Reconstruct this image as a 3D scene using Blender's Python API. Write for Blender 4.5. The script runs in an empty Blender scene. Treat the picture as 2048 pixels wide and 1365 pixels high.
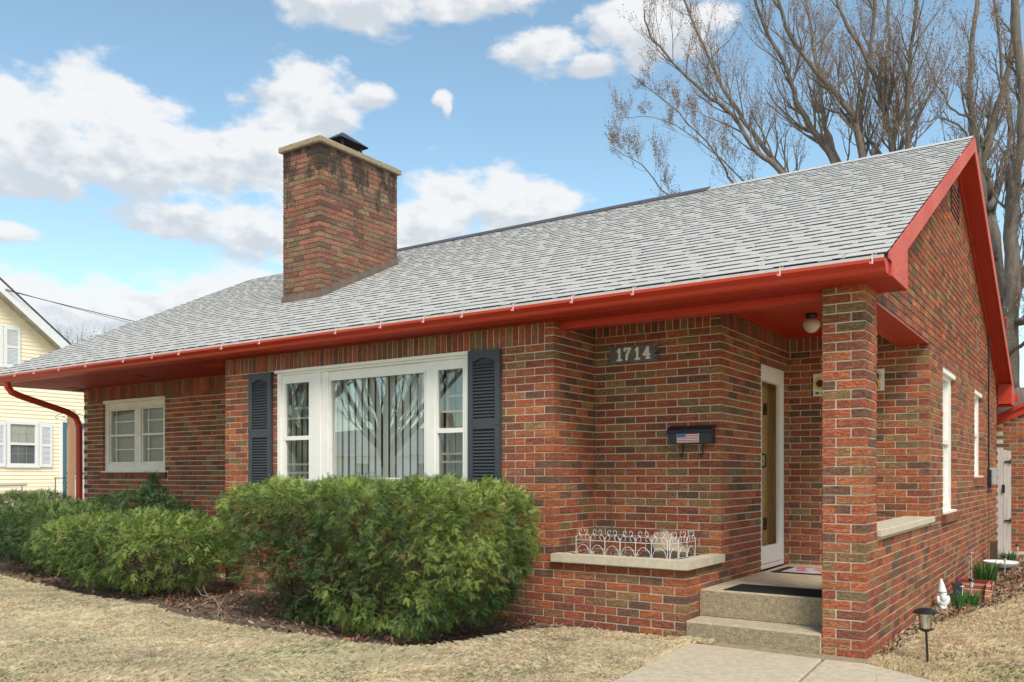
import bpy, bmesh, math, random
import numpy as np
from mathutils import Vector, Matrix
random.seed(7); RNG=np.random.default_rng(11)
SC=bpy.context.scene; COL=SC.collection
R=math.radians
# ------------------------------------------------------------------ camera
YAW=34.366
cam=bpy.data.cameras.new('camera'); cam_o=bpy.data.objects.new('camera',cam); COL.objects.link(cam_o)
cam_o.location=(0,0,1.28); cam_o.rotation_euler=(R(90),0,R(YAW))
cam.lens=30.11; cam.sensor_width=36; cam.shift_y=0.1311; cam.clip_start=0.05; cam.clip_end=2000
SC.camera=cam_o
SC.render.engine='CYCLES'; SC.cycles.use_adaptive_sampling=True; SC.cycles.adaptive_threshold=.025; SC.cycles.max_bounces=6; SC.cycles.diffuse_bounces=3; SC.cycles.glossy_bounces=3; SC.cycles.transparent_max_bounces=8
SC.render.resolution_x=1024; SC.render.resolution_y=682
SC.view_settings.view_transform='Standard'; SC.view_settings.look='None'
SC.view_settings.exposure=0.68; SC.view_settings.gamma=1.0; SC.view_settings.use_curve_mapping=False
# ------------------------------------------------------------------ sky
SUN_AZ=45.0; SUN_EL=50.0      # compass-like: degrees from +Y towards +X is SUN_AZ+90
wd=bpy.data.worlds.new('World'); SC.world=wd; wd.use_nodes=True
nt=wd.node_tree; nt.nodes.clear()
wd.cycles.sampling_method='MANUAL'; wd.cycles.sample_map_resolution=256
def N(t,typ,**k):
    n=t.nodes.new(typ)
    for a,b in k.items(): setattr(n,a,b)
    return n
def math_n(t,op,a,b=None,c=None,clamp=False):
    n=N(t,'ShaderNodeMath',operation=op); n.use_clamp=clamp
    for i,x in enumerate((a,b,c)):
        if x is None: continue
        if isinstance(x,(int,float)): n.inputs[i].default_value=x
        else: t.links.new(x,n.inputs[i])
    return n.outputs[0]
BLOBS=[(-64.5,18.6,7.5,3.6),(-60.0,21.0,4.0,2.6),(-57.5,18.9,6.5,3.2),(-52.5,19.2,5.0,1.9),(-47.6,22.8,4.0,2.6),(-50.5,20.2,4.0,1.7),
 (-39.0,23.7,.75,.55),(-38.7,23.1,.35,.6),(-43.6,23.6,1.6,0.8),(-44.5,28.6,6.0,1.9),(-38.5,29.2,6.5,1.6),(-32.3,26.4,3.2,1.4),(-29.0,25.6,2.5,0.8),(-26.0,27.6,3.6,2.6),(-23.0,27.2,3.0,1.8),
 (-38.8,17.2,3.4,2.9),(-34.8,17.4,3.6,2.6),(-31.8,17.4,2.6,1.6),(-41.0,15.0,4.0,2.4),(-55.4,15.5,2.8,1.5),(-51.5,15.4,3.6,2.0),(-47.5,15.2,3.5,2.5),
 (-63.0,9.6,4.0,2.2),(-58.8,9.6,4.5,2.2),(-53.8,10.8,4.0,2.2),(-49.5,11.4,3.5,2.2),(-44.5,10.5,3.5,2.2),(-65.2,13.7,2.0,0.8),
 (-12.0,13.0,7.0,2.5),(20,18,18,6),(70,22,16,7),(140,20,20,7),(-110,20,18,6),(-160,22,16,7),(40,48,26,9),(-130,50,26,9)]
g=bpy.data.node_groups.new('cloud_density','ShaderNodeTree')
g.interface.new_socket('P',in_out='INPUT',socket_type='NodeSocketVector'); g.interface.new_socket('D',in_out='OUTPUT',socket_type='NodeSocketFloat'); g.interface.new_socket('Y',in_out='OUTPUT',socket_type='NodeSocketFloat')
gi=N(g,'NodeGroupInput'); go=N(g,'NodeGroupOutput')
n1=N(g,'ShaderNodeTexNoise'); n1.inputs['Scale'].default_value=0.42; n1.inputs['Detail'].default_value=6; n1.inputs['Roughness'].default_value=0.56
mp=N(g,'ShaderNodeMapping'); mp.inputs['Scale'].default_value=(0.8,1.5,1); g.links.new(gi.outputs[0],mp.inputs[0]); g.links.new(mp.outputs[0],n1.inputs['Vector'])
cur=None; sw=None; sy_=None
for a,e,ra,re in BLOBS:
    s=N(g,'ShaderNodeVectorMath',operation='SUBTRACT'); g.links.new(gi.outputs[0],s.inputs[0]); s.inputs[1].default_value=(a,e,0)
    d=N(g,'ShaderNodeVectorMath',operation='DIVIDE'); g.links.new(s.outputs[0],d.inputs[0]); d.inputs[1].default_value=(ra,re,1)
    l=N(g,'ShaderNodeVectorMath',operation='LENGTH'); g.links.new(d.outputs[0],l.inputs[0])
    v=math_n(g,'SUBTRACT',1.0,l.outputs['Value'])
    w_=math_n(g,'MAXIMUM',math_n(g,'ADD',v,.35),0.0); sp=N(g,'ShaderNodeSeparateXYZ'); g.links.new(d.outputs[0],sp.inputs[0]); wy=math_n(g,'MULTIPLY',w_,sp.outputs[1])
    sw=w_ if sw is None else math_n(g,'ADD',sw,w_); sy_=wy if sy_ is None else math_n(g,'ADD',sy_,wy)
    cur=v if cur is None else math_n(g,'SMOOTH_MAX',cur,v,0.25)
dd=math_n(g,'ADD',math_n(g,'MAXIMUM',cur,-0.75),math_n(g,'MULTIPLY',math_n(g,'SUBTRACT',n1.outputs[0],0.5),1.9))
g.links.new(dd,go.inputs[0]); g.links.new(math_n(g,'DIVIDE',sy_,math_n(g,'MAXIMUM',sw,.15)),go.inputs[1])
tc=N(nt,'ShaderNodeTexCoord'); nrm=N(nt,'ShaderNodeVectorMath',operation='NORMALIZE'); nt.links.new(tc.outputs['Generated'],nrm.inputs[0])
sx=N(nt,'ShaderNodeSeparateXYZ'); nt.links.new(nrm.outputs[0],sx.inputs[0])
az=math_n(nt,'MULTIPLY',math_n(nt,'ARCTAN2',sx.outputs[0],sx.outputs[1]),57.2958)
el=math_n(nt,'MULTIPLY',math_n(nt,'ARCSINE',sx.outputs[2]),57.2958)
def dens(de):
    c=N(nt,'ShaderNodeCombineXYZ'); nt.links.new(az,c.inputs[0]); nt.links.new(math_n(nt,'ADD',el,de),c.inputs[1])
    q=N(nt,'ShaderNodeGroup'); q.node_tree=g; nt.links.new(c.outputs[0],q.inputs[0]); return q.outputs[0],q.outputs[1]
D0,Y0=dens(0.0)
nn=N(nt,'ShaderNodeTexNoise'); nn.inputs['Scale'].default_value=.5; nn.inputs['Detail'].default_value=3
cc_=N(nt,'ShaderNodeCombineXYZ'); nt.links.new(az,cc_.inputs[0]); nt.links.new(math_n(nt,'MULTIPLY',el,1.6),cc_.inputs[1]); nt.links.new(cc_.outputs[0],nn.inputs['Vector'])

mr=N(nt,'ShaderNodeMapRange',interpolation_type='SMOOTHSTEP'); nt.links.new(D0,mr.inputs[0]); mr.inputs[1].default_value=-0.12; mr.inputs[2].default_value=0.42
alpha=math_n(nt,'MULTIPLY',mr.outputs[0],0.95)
ms=N(nt,'ShaderNodeMapRange',interpolation_type='SMOOTHSTEP'); nt.links.new(math_n(nt,'ADD',math_n(nt,'MULTIPLY',Y0,.62),math_n(nt,'MULTIPLY',math_n(nt,'SUBTRACT',nn.outputs[0],.5),1.7)),ms.inputs[0]); ms.inputs[1].default_value=-0.42; ms.inputs[2].default_value=0.16
cr=N(nt,'ShaderNodeMix',data_type='RGBA'); nt.links.new(ms.outputs[0],cr.inputs[0]); cr.inputs[6].default_value=(0.41,0.44,0.475,1); cr.inputs[7].default_value=(0.58,0.585,0.59,1)
sky=N(nt,'ShaderNodeTexSky',sky_type='NISHITA'); sky.sun_disc=False; sky.sun_elevation=R(SUN_EL); sky.sun_rotation=R(SUN_AZ+90)
sky.air_density=1.0; sky.dust_density=1.0; sky.ozone_density=1.4; sky.altitude=200
tint=N(nt,'ShaderNodeMix',data_type='RGBA',blend_type='MULTIPLY'); tint.inputs[0].default_value=1; nt.links.new(sky.outputs[0],tint.inputs[6]); tint.inputs[7].default_value=(.98,1.04,.90,1)
bg1=N(nt,'ShaderNodeBackground'); nt.links.new(tint.outputs[2],bg1.inputs[0]); bg1.inputs[1].default_value=0.15
bg2=N(nt,'ShaderNodeBackground'); nt.links.new(cr.outputs[2],bg2.inputs[0]); bg2.inputs[1].default_value=1.0
mx=N(nt,'ShaderNodeMixShader'); nt.links.new(alpha,mx.inputs[0]); nt.links.new(bg1.outputs[0],mx.inputs[1]); nt.links.new(bg2.outputs[0],mx.inputs[2])
wo=N(nt,'ShaderNodeOutputWorld'); nt.links.new(mx.outputs[0],wo.inputs[0])
# ------------------------------------------------------------------ sun
sl=bpy.data.lights.new('sun','SUN'); sl.energy=2.3; sl.angle=R(20); sl.color=(1,0.95,0.88)
so=bpy.data.objects.new('sun',sl); COL.objects.link(so)
# travels from front-right, high: direction towards the sun
sd=Vector((math.sin(R(SUN_AZ+90))*math.cos(R(SUN_EL)), math.cos(R(SUN_AZ+90))*math.cos(R(SUN_EL)), math.sin(R(SUN_EL))))
so.rotation_euler=sd.to_track_quat('Z','Y').to_euler()
# ------------------------------------------------------------------ materials
def mat(name,col=(.5,.5,.5),rough=.8,var=0.0,vscale=8,bump=0.0,bscale=40,spec=.3,metal=0,attr=False,mapping=None,col2=None,detail=6,stain=None,coord='pos'):
    m=bpy.data.materials.new(name); m.use_nodes=True; t=m.node_tree; b=t.nodes['Principled BSDF']
    b.inputs['Roughness'].default_value=rough; b.inputs['Specular IOR Level'].default_value=spec; b.inputs['Metallic'].default_value=metal
    geo=N(t,'ShaderNodeNewGeometry'); src=geo.outputs['Position']
    if coord=='uv': src=N(t,'ShaderNodeUVMap').outputs[0]
    if mapping:
        mpn=N(t,'ShaderNodeMapping'); mpn.inputs['Scale'].default_value=mapping; t.links.new(src,mpn.inputs[0]); src=mpn.outputs[0]
    if attr:
        a=N(t,'ShaderNodeAttribute'); a.attribute_name='Col'; c=a.outputs['Color']
    else:
        rgb=N(t,'ShaderNodeRGB'); rgb.outputs[0].default_value=(*col,1); c=rgb.outputs[0]
    if col2:
        n0=N(t,'ShaderNodeTexNoise'); n0.inputs['Scale'].default_value=vscale*.3; n0.inputs['Detail'].default_value=detail; t.links.new(src,n0.inputs['Vector'])
        rm=N(t,'ShaderNodeMapRange'); t.links.new(n0.outputs[0],rm.inputs[0]); rm.inputs[1].default_value=.38; rm.inputs[2].default_value=.62
        mxx=N(t,'ShaderNodeMix',data_type='RGBA'); t.links.new(rm.outputs[0],mxx.inputs[0]); t.links.new(c,mxx.inputs[6]); mxx.inputs[7].default_value=(*col2,1); c=mxx.outputs[2]
    if var>0:
        n=N(t,'ShaderNodeTexNoise'); n.inputs['Scale'].default_value=vscale; n.inputs['Detail'].default_value=detail; n.inputs['Roughness'].default_value=.65; t.links.new(src,n.inputs['Vector'])
        rm=N(t,'ShaderNodeMapRange'); t.links.new(n.outputs[0],rm.inputs[0]); rm.inputs[1].default_value=.25; rm.inputs[2].default_value=.75; rm.inputs[3].default_value=1-var; rm.inputs[4].default_value=1+var
        hs=N(t,'ShaderNodeVectorMath',operation='SCALE'); t.links.new(c,hs.inputs[0]); t.links.new(rm.outputs[0],hs.inputs['Scale']); c=hs.outputs[0]
    t.links.new(c,b.inputs['Base Color'])
    if bump>0:
        n=N(t,'ShaderNodeTexNoise'); n.inputs['Scale'].default_value=bscale; n.inputs['Detail'].default_value=5; t.links.new(src,n.inputs['Vector'])
        bp=N(t,'ShaderNodeBump'); bp.inputs['Strength'].default_value=min(1,bump); bp.inputs['Distance'].default_value=.01*bump; t.links.new(n.outputs[0],bp.inputs['Height']); t.links.new(bp.outputs[0],b.inputs['Normal'])
    return m
def brick_mat(name,stain=False):
    m=bpy.data.materials.new(name); m.use_nodes=True; t=m.node_tree; b=t.nodes['Principled BSDF']
    b.inputs['Roughness'].default_value=.88; b.inputs['Specular IOR Level'].default_value=.2
    uv=N(t,'ShaderNodeUVMap').outputs[0]
    oi=N(t,'ShaderNodeObjectInfo'); ad=N(t,'ShaderNodeVectorMath',operation='ADD'); t.links.new(uv,ad.inputs[0])
    cb=N(t,'ShaderNodeCombineXYZ'); t.links.new(math_n(t,'MULTIPLY',oi.outputs['Random'],37.0),cb.inputs[0]); t.links.new(math_n(t,'MULTIPLY',oi.outputs['Random'],11.0),cb.inputs[1]); t.links.new(cb.outputs[0],ad.inputs[1])
    mpn=N(t,'ShaderNodeMapping'); mpn.inputs['Scale'].default_value=(9,38,1); t.links.new(ad.outputs[0],mpn.inputs[0])
    n=N(t,'ShaderNodeTexNoise'); n.inputs['Scale'].default_value=1.6; n.inputs['Detail'].default_value=4; n.inputs['Distortion'].default_value=1.2; t.links.new(mpn.outputs[0],n.inputs['Vector'])
    # thin creases where the noise crosses its middle
    cre=math_n(t,'ABSOLUTE',math_n(t,'SUBTRACT',n.outputs[0],.52))
    r1=N(t,'ShaderNodeMapRange'); t.links.new(cre,r1.inputs[0]); r1.inputs[1].default_value=0.0; r1.inputs[2].default_value=.075; r1.inputs[3].default_value=.60; r1.inputs[4].default_value=1.0
    f=N(t,'ShaderNodeTexNoise'); f.inputs['Scale'].default_value=60; f.inputs['Detail'].default_value=4; t.links.new(ad.outputs[0],f.inputs['Vector'])
    r2=N(t,'ShaderNodeMapRange'); t.links.new(f.outputs[0],r2.inputs[0]); r2.inputs[1].default_value=.3; r2.inputs[2].default_value=.7; r2.inputs[3].default_value=.74; r2.inputs[4].default_value=1.26
    mul=math_n(t,'MULTIPLY',r1.outputs[0],r2.outputs[0])
    a=N(t,'ShaderNodeAttribute'); a.attribute_name='Col'
    hs=N(t,'ShaderNodeVectorMath',operation='SCALE'); t.links.new(a.outputs['Color'],hs.inputs[0]); t.links.new(mul,hs.inputs['Scale']); c=hs.outputs[0]
    if stain:
        geo=N(t,'ShaderNodeNewGeometry'); ss=N(t,'ShaderNodeSeparateXYZ'); t.links.new(geo.outputs['Position'],ss.inputs[0])
        mp2=N(t,'ShaderNodeMapping'); mp2.inputs['Scale'].default_value=(2.2,2.2,1.2); t.links.new(geo.outputs['Position'],mp2.inputs[0])
        n3=N(t,'ShaderNodeTexNoise'); n3.inputs['Scale'].default_value=1.6; n3.inputs['Detail'].default_value=7; n3.inputs['Roughness'].default_value=.7; t.links.new(mp2.outputs[0],n3.inputs['Vector'])
        hz=N(t,'ShaderNodeMapRange'); t.links.new(ss.outputs[2],hz.inputs[0]); hz.inputs[1].default_value=4.7; hz.inputs[2].default_value=5.6; hz.inputs[3].default_value=-.12; hz.inputs[4].default_value=.12
        k=N(t,'ShaderNodeMapRange',interpolation_type='SMOOTHSTEP'); t.links.new(math_n(t,'ADD',n3.outputs[0],hz.outputs[0]),k.inputs[0]); k.inputs[1].default_value=.49; k.inputs[2].default_value=.60; k.inputs[4].default_value=.85
        mxx=N(t,'ShaderNodeMix',data_type='RGBA'); t.links.new(k.outputs[0],mxx.inputs[0]); t.links.new(c,mxx.inputs[6]); mxx.inputs[7].default_value=(.035,.03,.028,1); c=mxx.outputs[2]
    t.links.new(c,b.inputs['Base Color'])
    hh=math_n(t,'ADD',math_n(t,'MULTIPLY',r1.outputs[0],1.0),math_n(t,'MULTIPLY',f.outputs[0],.6))
    bp=N(t,'ShaderNodeBump'); bp.inputs['Strength'].default_value=1.0; bp.inputs['Distance'].default_value=.007; t.links.new(hh,bp.inputs['Height']); t.links.new(bp.outputs[0],b.inputs['Normal'])
    return m
def glass_mat(name,refl=.35,tint=(.95,.955,.945)):
    m=bpy.data.materials.new(name); m.use_nodes=True; t=m.node_tree; t.nodes.clear()
    tr=N(t,'ShaderNodeBsdfTransparent'); tr.inputs[0].default_value=(*tint,1)
    gl=N(t,'ShaderNodeBsdfGlossy'); gl.inputs['Roughness'].default_value=.004; gl.inputs[0].default_value=(.95,.97,1,1)
    fr=N(t,'ShaderNodeFresnel'); fr.inputs[0].default_value=1.5
    fac=math_n(t,'ADD',math_n(t,'MULTIPLY',fr.outputs[0],1.15 if refl>.05 else .45),refl,clamp=True)
    ns=N(t,'ShaderNodeTexNoise'); ns.inputs['Scale'].default_value=1.3; gg=N(t,'ShaderNodeNewGeometry'); t.links.new(gg.outputs['Position'],ns.inputs['Vector'])
    bp=N(t,'ShaderNodeBump'); bp.inputs['Strength'].default_value=.04; bp.inputs['Distance'].default_value=.03; t.links.new(ns.outputs[0],bp.inputs['Height']); t.links.new(bp.outputs[0],gl.inputs['Normal'])
    fac=math_n(t,'MULTIPLY',fac,math_n(t,'SUBTRACT',1.0,gg.outputs['Backfacing'])); mxs=N(t,'ShaderNodeMixShader'); t.links.new(fac,mxs.inputs[0]); t.links.new(tr.outputs[0],mxs.inputs[1]); t.links.new(gl.outputs[0],mxs.inputs[2])
    o=N(t,'ShaderNodeOutputMaterial'); t.links.new(mxs.outputs[0],o.inputs[0]); return m
M={}
M['brick']=brick_mat('brick'); M['brick_stained']=brick_mat('chimney_brick',True)
M['mortar']=mat('mortar',(.54,.455,.345),.95,.18,30,.5,150)
M['mortar_dark']=mat('chimney_and_shaded_mortar',(.15,.125,.105),.95,.3,12,.5,150)
M['red']=mat('red_paint',(.44,.038,.016),.42,.08,3,.12,25,.35)
M['red_rake']=mat('pale_red_paint',(.48,.075,.045),.6,.10,5,.25,25,.25,col2=(.52,.10,.065))  # paler, pinker and rougher than the gutter red
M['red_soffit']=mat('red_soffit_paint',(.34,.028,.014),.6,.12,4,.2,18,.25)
M['shingle']=mat('shingle_granules',(.285,.28,.272),.95,.22,130,.6,260,.15,attr=True)
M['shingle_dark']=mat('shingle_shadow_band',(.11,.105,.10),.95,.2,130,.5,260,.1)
M['white']=mat('white_paint',(.76,.72,.66),.45,.05,6,.1,40)
M['white_old']=mat('weathered_white_paint',(.72,.66,.58),.6,.08,14,.3,60,col2=(.66,.60,.51))
M['shutter']=mat('slate_blue_shutter',(.050,.055,.062),.5,.08,20,.1,60)
M['glass']=glass_mat('window_glass',.26)
M['glass_side']=glass_mat('sash_glass',.10,(.75,.77,.75))
M['glass_clear']=glass_mat('storm_door_glass',.012)
M['lens']=glass_mat('lens_glass',.30,(.80,.74,.64)); M['blind']=mat('vertical_blind',(.66,.69,.63),.6,.05,9)
M['miniblind']=mat('tan_blind',(.36,.33,.28),.6,.06,9)
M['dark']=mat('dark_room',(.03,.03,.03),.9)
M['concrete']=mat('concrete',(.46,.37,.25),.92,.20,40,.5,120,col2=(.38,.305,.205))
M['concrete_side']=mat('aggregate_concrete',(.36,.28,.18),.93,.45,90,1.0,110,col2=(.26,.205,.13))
M['cap']=mat('limestone_cap',(.54,.455,.33),.9,.14,30,.5,90,col2=(.48,.41,.30))
M['walk']=mat('walkway_concrete',(.52,.425,.30),.93,.16,60,.4,150,col2=(.44,.36,.255))
M['black']=mat('black_metal',(.012,.012,.014),.35,.1,20,spec=.5)
M['rubber']=mat('black_rubber',(.016,.017,.018),.7,.3,60,.8,140)
M['wire']=mat('white_wire',(.70,.70,.69),.5,.1,30)
M['rustwire']=mat('rusty_wire',(.10,.08,.07),.7,.3,30)
M['plaque']=mat('slate_plaque',(.12,.12,.125),.7,.35,25,.6,60)
M['cream']=mat('cream_numeral',(.72,.68,.58),.6,.08,40)
M['soil']=mat('dark_soil',(.12,.085,.062),.98,.35,30,1.0,60,col2=(.165,.12,.085))
M['lawn']=mat('straw_ground',(.58,.47,.30),.98,.28,22,1.0,55,col2=(.48,.375,.23))
M['grass']=mat('dry_grass',(.5,.4,.25),.8,attr=True,spec=.2)
M['grass_']=None
def translucent(m,f):
    t=m.node_tree; b=t.nodes['Principled BSDF']; o=[n for n in t.nodes if n.type=='OUTPUT_MATERIAL'][0]; tr=N(t,'ShaderNodeBsdfTranslucent'); src=b.inputs['Base Color'].links[0].from_socket; t.links.new(src,tr.inputs[0]); mx=N(t,'ShaderNodeMixShader'); mx.inputs[0].default_value=f; t.links.new(b.outputs[0],mx.inputs[1]); t.links.new(tr.outputs[0],mx.inputs[2]); t.links.new(mx.outputs[0],o.inputs[0])
translucent(M['grass'],.45)
M['leaf']=mat('dead_leaf',(.2,.1,.05),.8,attr=True,spec=.2)
M['yew']=mat('yew_needles',(.05,.09,.02),.5,attr=True,spec=.35)
M['yewbark']=mat('yew_branch',(.085,.055,.038),.9,.3,40)
M['bark']=mat('maple_bark',(.165,.138,.115),.95,.35,9,1.0,14,mapping=(3,3,.8),col2=(.12,.10,.08))
M['twig']=mat('twig_bark',(.20,.17,.145),.9,.2,20)
M['bud']=mat('maple_bud',(.30,.16,.08),.8,attr=True)
M['siding']=mat('cream_siding',(.86,.76,.57),.6,.04,2)
M['nwhite']=mat('neighbour_white_trim',(.72,.73,.74),.6,.04,4)
M['nsoffit']=mat('weathered_soffit',(.38,.36,.32),.8,.3,4,col2=(.28,.27,.25))
M['nroof']=mat('dark_roofing',(.07,.07,.075),.9,.3,30)
M['teal']=mat('teal_door',(.06,.15,.17),.5,.05,5)
M['tan']=mat('tan_post',(.36,.20,.12),.7,.08,8)
M['wood']=mat('lit_amber_door',(.50,.29,.11),.35,.25,3,.1,8,mapping=(9,9,1),col2=(.60,.40,.18))  # wood lightened to amber: carries the glow of the lit hall behind the glass
M['gate']=mat('weathered_white_board',(.56,.50,.45),.8,.12,10,.3,30,mapping=(8,8,1),col2=(.48,.42,.38))
M['terra']=mat('terracotta',(.42,.17,.10),.8,.12,14,.2,40,col2=(.48,.24,.15))
M['terra_in']=mat('red_glaze',(.22,.03,.03),.4,.1,20)
M['plaster']=mat('white_plaster',(.70,.69,.67),.7,.08,40,.3,60)
M['stone']=mat('tan_stone',(.33,.255,.175),.9,.3,10,.9,25,col2=(.25,.195,.135))
M['blade']=mat('bulb_leaf',(.06,.15,.03),.5,attr=True)
M['grey']=mat('grey_plastic',(.36,.36,.35),.5,.05,10)
M['bulbglass']=mat('frosted_glass',(.62,.58,.50),.25,.05,20,spec=.5)
M['yellow']=mat('petal_yellow',(.72,.40,.02),.6,.15,60)
M['brown']=mat('seed_brown',(.07,.035,.015),.8,.2,60)
M['green']=mat('leaf_green',(.10,.20,.04),.6)
M['fred']=mat('flag_red',(.42,.02,.03),.5); M['fblue']=mat('flag_blue',(.04,.06,.22),.5)
M['pinkclip']=mat('clear_clip',(.70,.48,.46),.35)
M['flash']=mat('flashing',(.12,.105,.095),.6,.3,10,.3,20,col2=(.17,.11,.085))
M['drip']=mat('pale_drip_edge',(.52,.50,.46),.7,.15,20)
M['capmetal']=mat('chimney_cap_metal',(.06,.06,.065),.5,.2,10,metal=.3)
M['sidebrick']=mat('plain_brick',(.22,.07,.045),.9,.25,12)
M['aero']=mat('asphalt',(.05,.05,.052),.9,.2,40)
# ------------------------------------------------------------------ helpers
PW={}
def W(o): return PW.get(o.name,Matrix.Identity(4))
def setp(o,p):
    if p is not None:
        o.parent=p; o.matrix_parent_inverse=W(p).inverted()
    PW[o.name]=Matrix.LocRotScale(o.location,o.rotation_euler,None)
def thing(name,label,cat,loc=(0,0,0),group=None,rz=0):
    o=bpy.data.objects.new(name,None); COL.objects.link(o); o.location=loc; o.rotation_euler=(0,0,rz); o.empty_display_size=.1
    o['label']=label; o['category']=cat
    if group: o['group']=group
    PW[o.name]=Matrix.LocRotScale(Vector(loc),o.rotation_euler,None); return o
def tag(o,label,cat,group=None):
    o['label']=label; o['category']=cat
    if group: o['group']=group
    return o
class MB:
    def __init__(s): s.v=[]; s.f=[]; s.mi=[]; s.uv=[]; s.col=[]
    def add(s,vs,fs,mi=0,col=None,uvs=None):
        b=len(s.v); s.v+= [tuple(v) for v in vs]; s.f+=[tuple(i+b for i in f) for f in fs]; s.mi+=[mi]*len(fs)
        s.col+=[col or (1,1,1)]*len(vs)
        if uvs: s.uv+=uvs
    def box(s,x0,y0,z0,x1,y1,z1,mi=0,col=None):
        if x0>x1:x0,x1=x1,x0
        if y0>y1:y0,y1=y1,y0
        if z0>z1:z0,z1=z1,z0
        s.add([(x0,y0,z0),(x1,y0,z0),(x1,y1,z0),(x0,y1,z0),(x0,y0,z1),(x1,y0,z1),(x1,y1,z1),(x0,y1,z1)],
              [(0,3,2,1),(4,5,6,7),(0,1,5,4),(1,2,6,5),(2,3,7,6),(3,0,4,7)],mi,col)
    def prism(s,poly,axis,a,b,mi=0,col=None):
        # poly list of 2D; axis 'x': poly=(y,z); 'y': poly=(x,z); 'z': poly=(x,y)
        def P(q,t): return {'x':(t,q[0],q[1]),'y':(q[0],t,q[1]),'z':(q[0],q[1],t)}[axis]
        n=len(poly); vs=[P(q,a) for q in poly]+[P(q,b) for q in poly]
        fs=[tuple(range(n))[::-1],tuple(range(n,2*n))]+[(i,(i+1)%n,n+(i+1)%n,n+i) for i in range(n)]
        s.add(vs,fs,mi,col)
    def tube(s,pts,rad,n=6,mi=0,col=None,cap=True):
        pts=[Vector(p) for p in pts]; k=len(pts)
        if not isinstance(rad,(list,tuple)): rad=[rad]*k
        vs=[]; up=Vector((0,0,1)); a=None
        for i,p in enumerate(pts):
            d=(pts[min(i+1,k-1)]-pts[max(i-1,0)]);
            if d.length<1e-9: d=up
            d.normalize()
            if a is None:
                a=d.cross(up); 
                if a.length<.05: a=d.cross(Vector((1,0,0)))
            else: a=a-d*a.dot(d)
            a.normalize(); b=d.cross(a)
            for j in range(n):
                t=2*math.pi*(j+.5)/n; vs.append(p+(a*math.cos(t)+b*math.sin(t))*rad[i])
        fs=[(i*n+j,i*n+(j+1)%n,(i+1)*n+(j+1)%n,(i+1)*n+j) for i in range(k-1) for j in range(n)]
        if cap: fs+=[tuple(range(n))[::-1],tuple(range((k-1)*n,k*n))]
        s.add(vs,fs,mi,col)
    def lathe(s,prof,c=(0,0,0),n=16,mi=0,col=None):
        vs=[];k=len(prof)
        for r,z in prof:
            for j in range(n):
                t=2*math.pi*j/n; vs.append((c[0]+r*math.cos(t),c[1]+r*math.sin(t),c[2]+z))
        fs=[(i*n+j,i*n+(j+1)%n,(i+1)*n+(j+1)%n,(i+1)*n+j) for i in range(k-1) for j in range(n)]
        fs+=[tuple(range(n))[::-1],tuple(range((k-1)*n,k*n))]
        s.add(vs,fs,mi,col)
    def mesh(s,name,mats,smooth=False):
        me=bpy.data.meshes.new(name); me.from_pydata(s.v,[],s.f)
        if not isinstance(mats,(list,tuple)): mats=[mats]
        for m in mats: me.materials.append(m)
        if any(s.mi): me.polygons.foreach_set('material_index',s.mi)
        if any(c!=(1,1,1) for c in s.col[:1]):
            a=me.color_attributes.new('Col','FLOAT_COLOR','POINT'); a.data.foreach_set('color',np.c_[np.array(s.col,dtype=np.float32),np.ones(len(s.col),dtype=np.float32)].ravel())
        if s.uv:
            u=me.uv_layers.new(name='UVMap'); ua=np.array(s.uv,dtype=np.float32)
            li=np.zeros(len(me.loops),dtype=np.int32); me.loops.foreach_get('vertex_index',li); u.data.foreach_set('uv',ua[li].ravel())
        if smooth: me.polygons.foreach_set('use_smooth',[True]*len(me.polygons))
        me.update(); return me
    def build(s,name,m,parent=None,kind=None,label=None,smooth=False):
        o=bpy.data.objects.new(name,s.mesh(name,m,smooth)); COL.objects.link(o); setp(o,parent)
        if kind: o['kind']=kind
        if label: o['label']=label
        return o
def one(fn,name,m,parent=None,**k):
    b=MB(); fn(b); return b.build(name,m,parent,**k)
def bx(name,m,parent,*c,bev=0,**k):
    b=MB(); b.box(*c)
    o=b.build(name,m,parent,**k)
    if bev: bevel(o,bev)
    return o
def bevel(o,w,seg=2):
    bm=bmesh.new(); bm.from_mesh(o.data); bmesh.ops.recalc_face_normals(bm,faces=bm.faces)
    bmesh.ops.bevel(bm,geom=bm.edges[:],offset=w,segments=seg,affect='EDGES',profile=.6); bm.to_mesh(o.data); bm.free()
def arrmesh(name,V,F,mats,col=None,mi=None,smooth=False):
    me=bpy.data.meshes.new(name); V=np.asarray(V,dtype=np.float32); F=np.asarray(F,dtype=np.int32)
    me.vertices.add(len(V)); me.vertices.foreach_set('co',V.ravel())
    k=F.shape[1]; me.loops.add(F.size); me.loops.foreach_set('vertex_index',F.ravel())
    me.polygons.add(len(F)); me.polygons.foreach_set('loop_start',np.arange(0,F.size,k,dtype=np.int32)); me.polygons.foreach_set('loop_total',np.full(len(F),k,dtype=np.int32))
    for m in mats: me.materials.append(m)
    me.update(calc_edges=True)
    if col is not None:
        a=me.color_attributes.new('Col','FLOAT_COLOR','POINT'); a.data.foreach_set('color',np.c_[np.asarray(col,dtype=np.float32),np.ones(len(V),dtype=np.float32)].ravel())
    return me
def arrobj(name,V,F,mats,parent=None,col=None,kind=None):
    o=bpy.data.objects.new(name,arrmesh(name,V,F,mats,col)); COL.objects.link(o); setp(o,parent)
    if kind: o['kind']=kind
    return o
def copy_tree(o,parent=None):
    c=o.copy(); COL.objects.link(c)
    if parent is not None: c.parent=parent
    for ch in list(o.children): copy_tree(ch,c)
    return c
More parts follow.
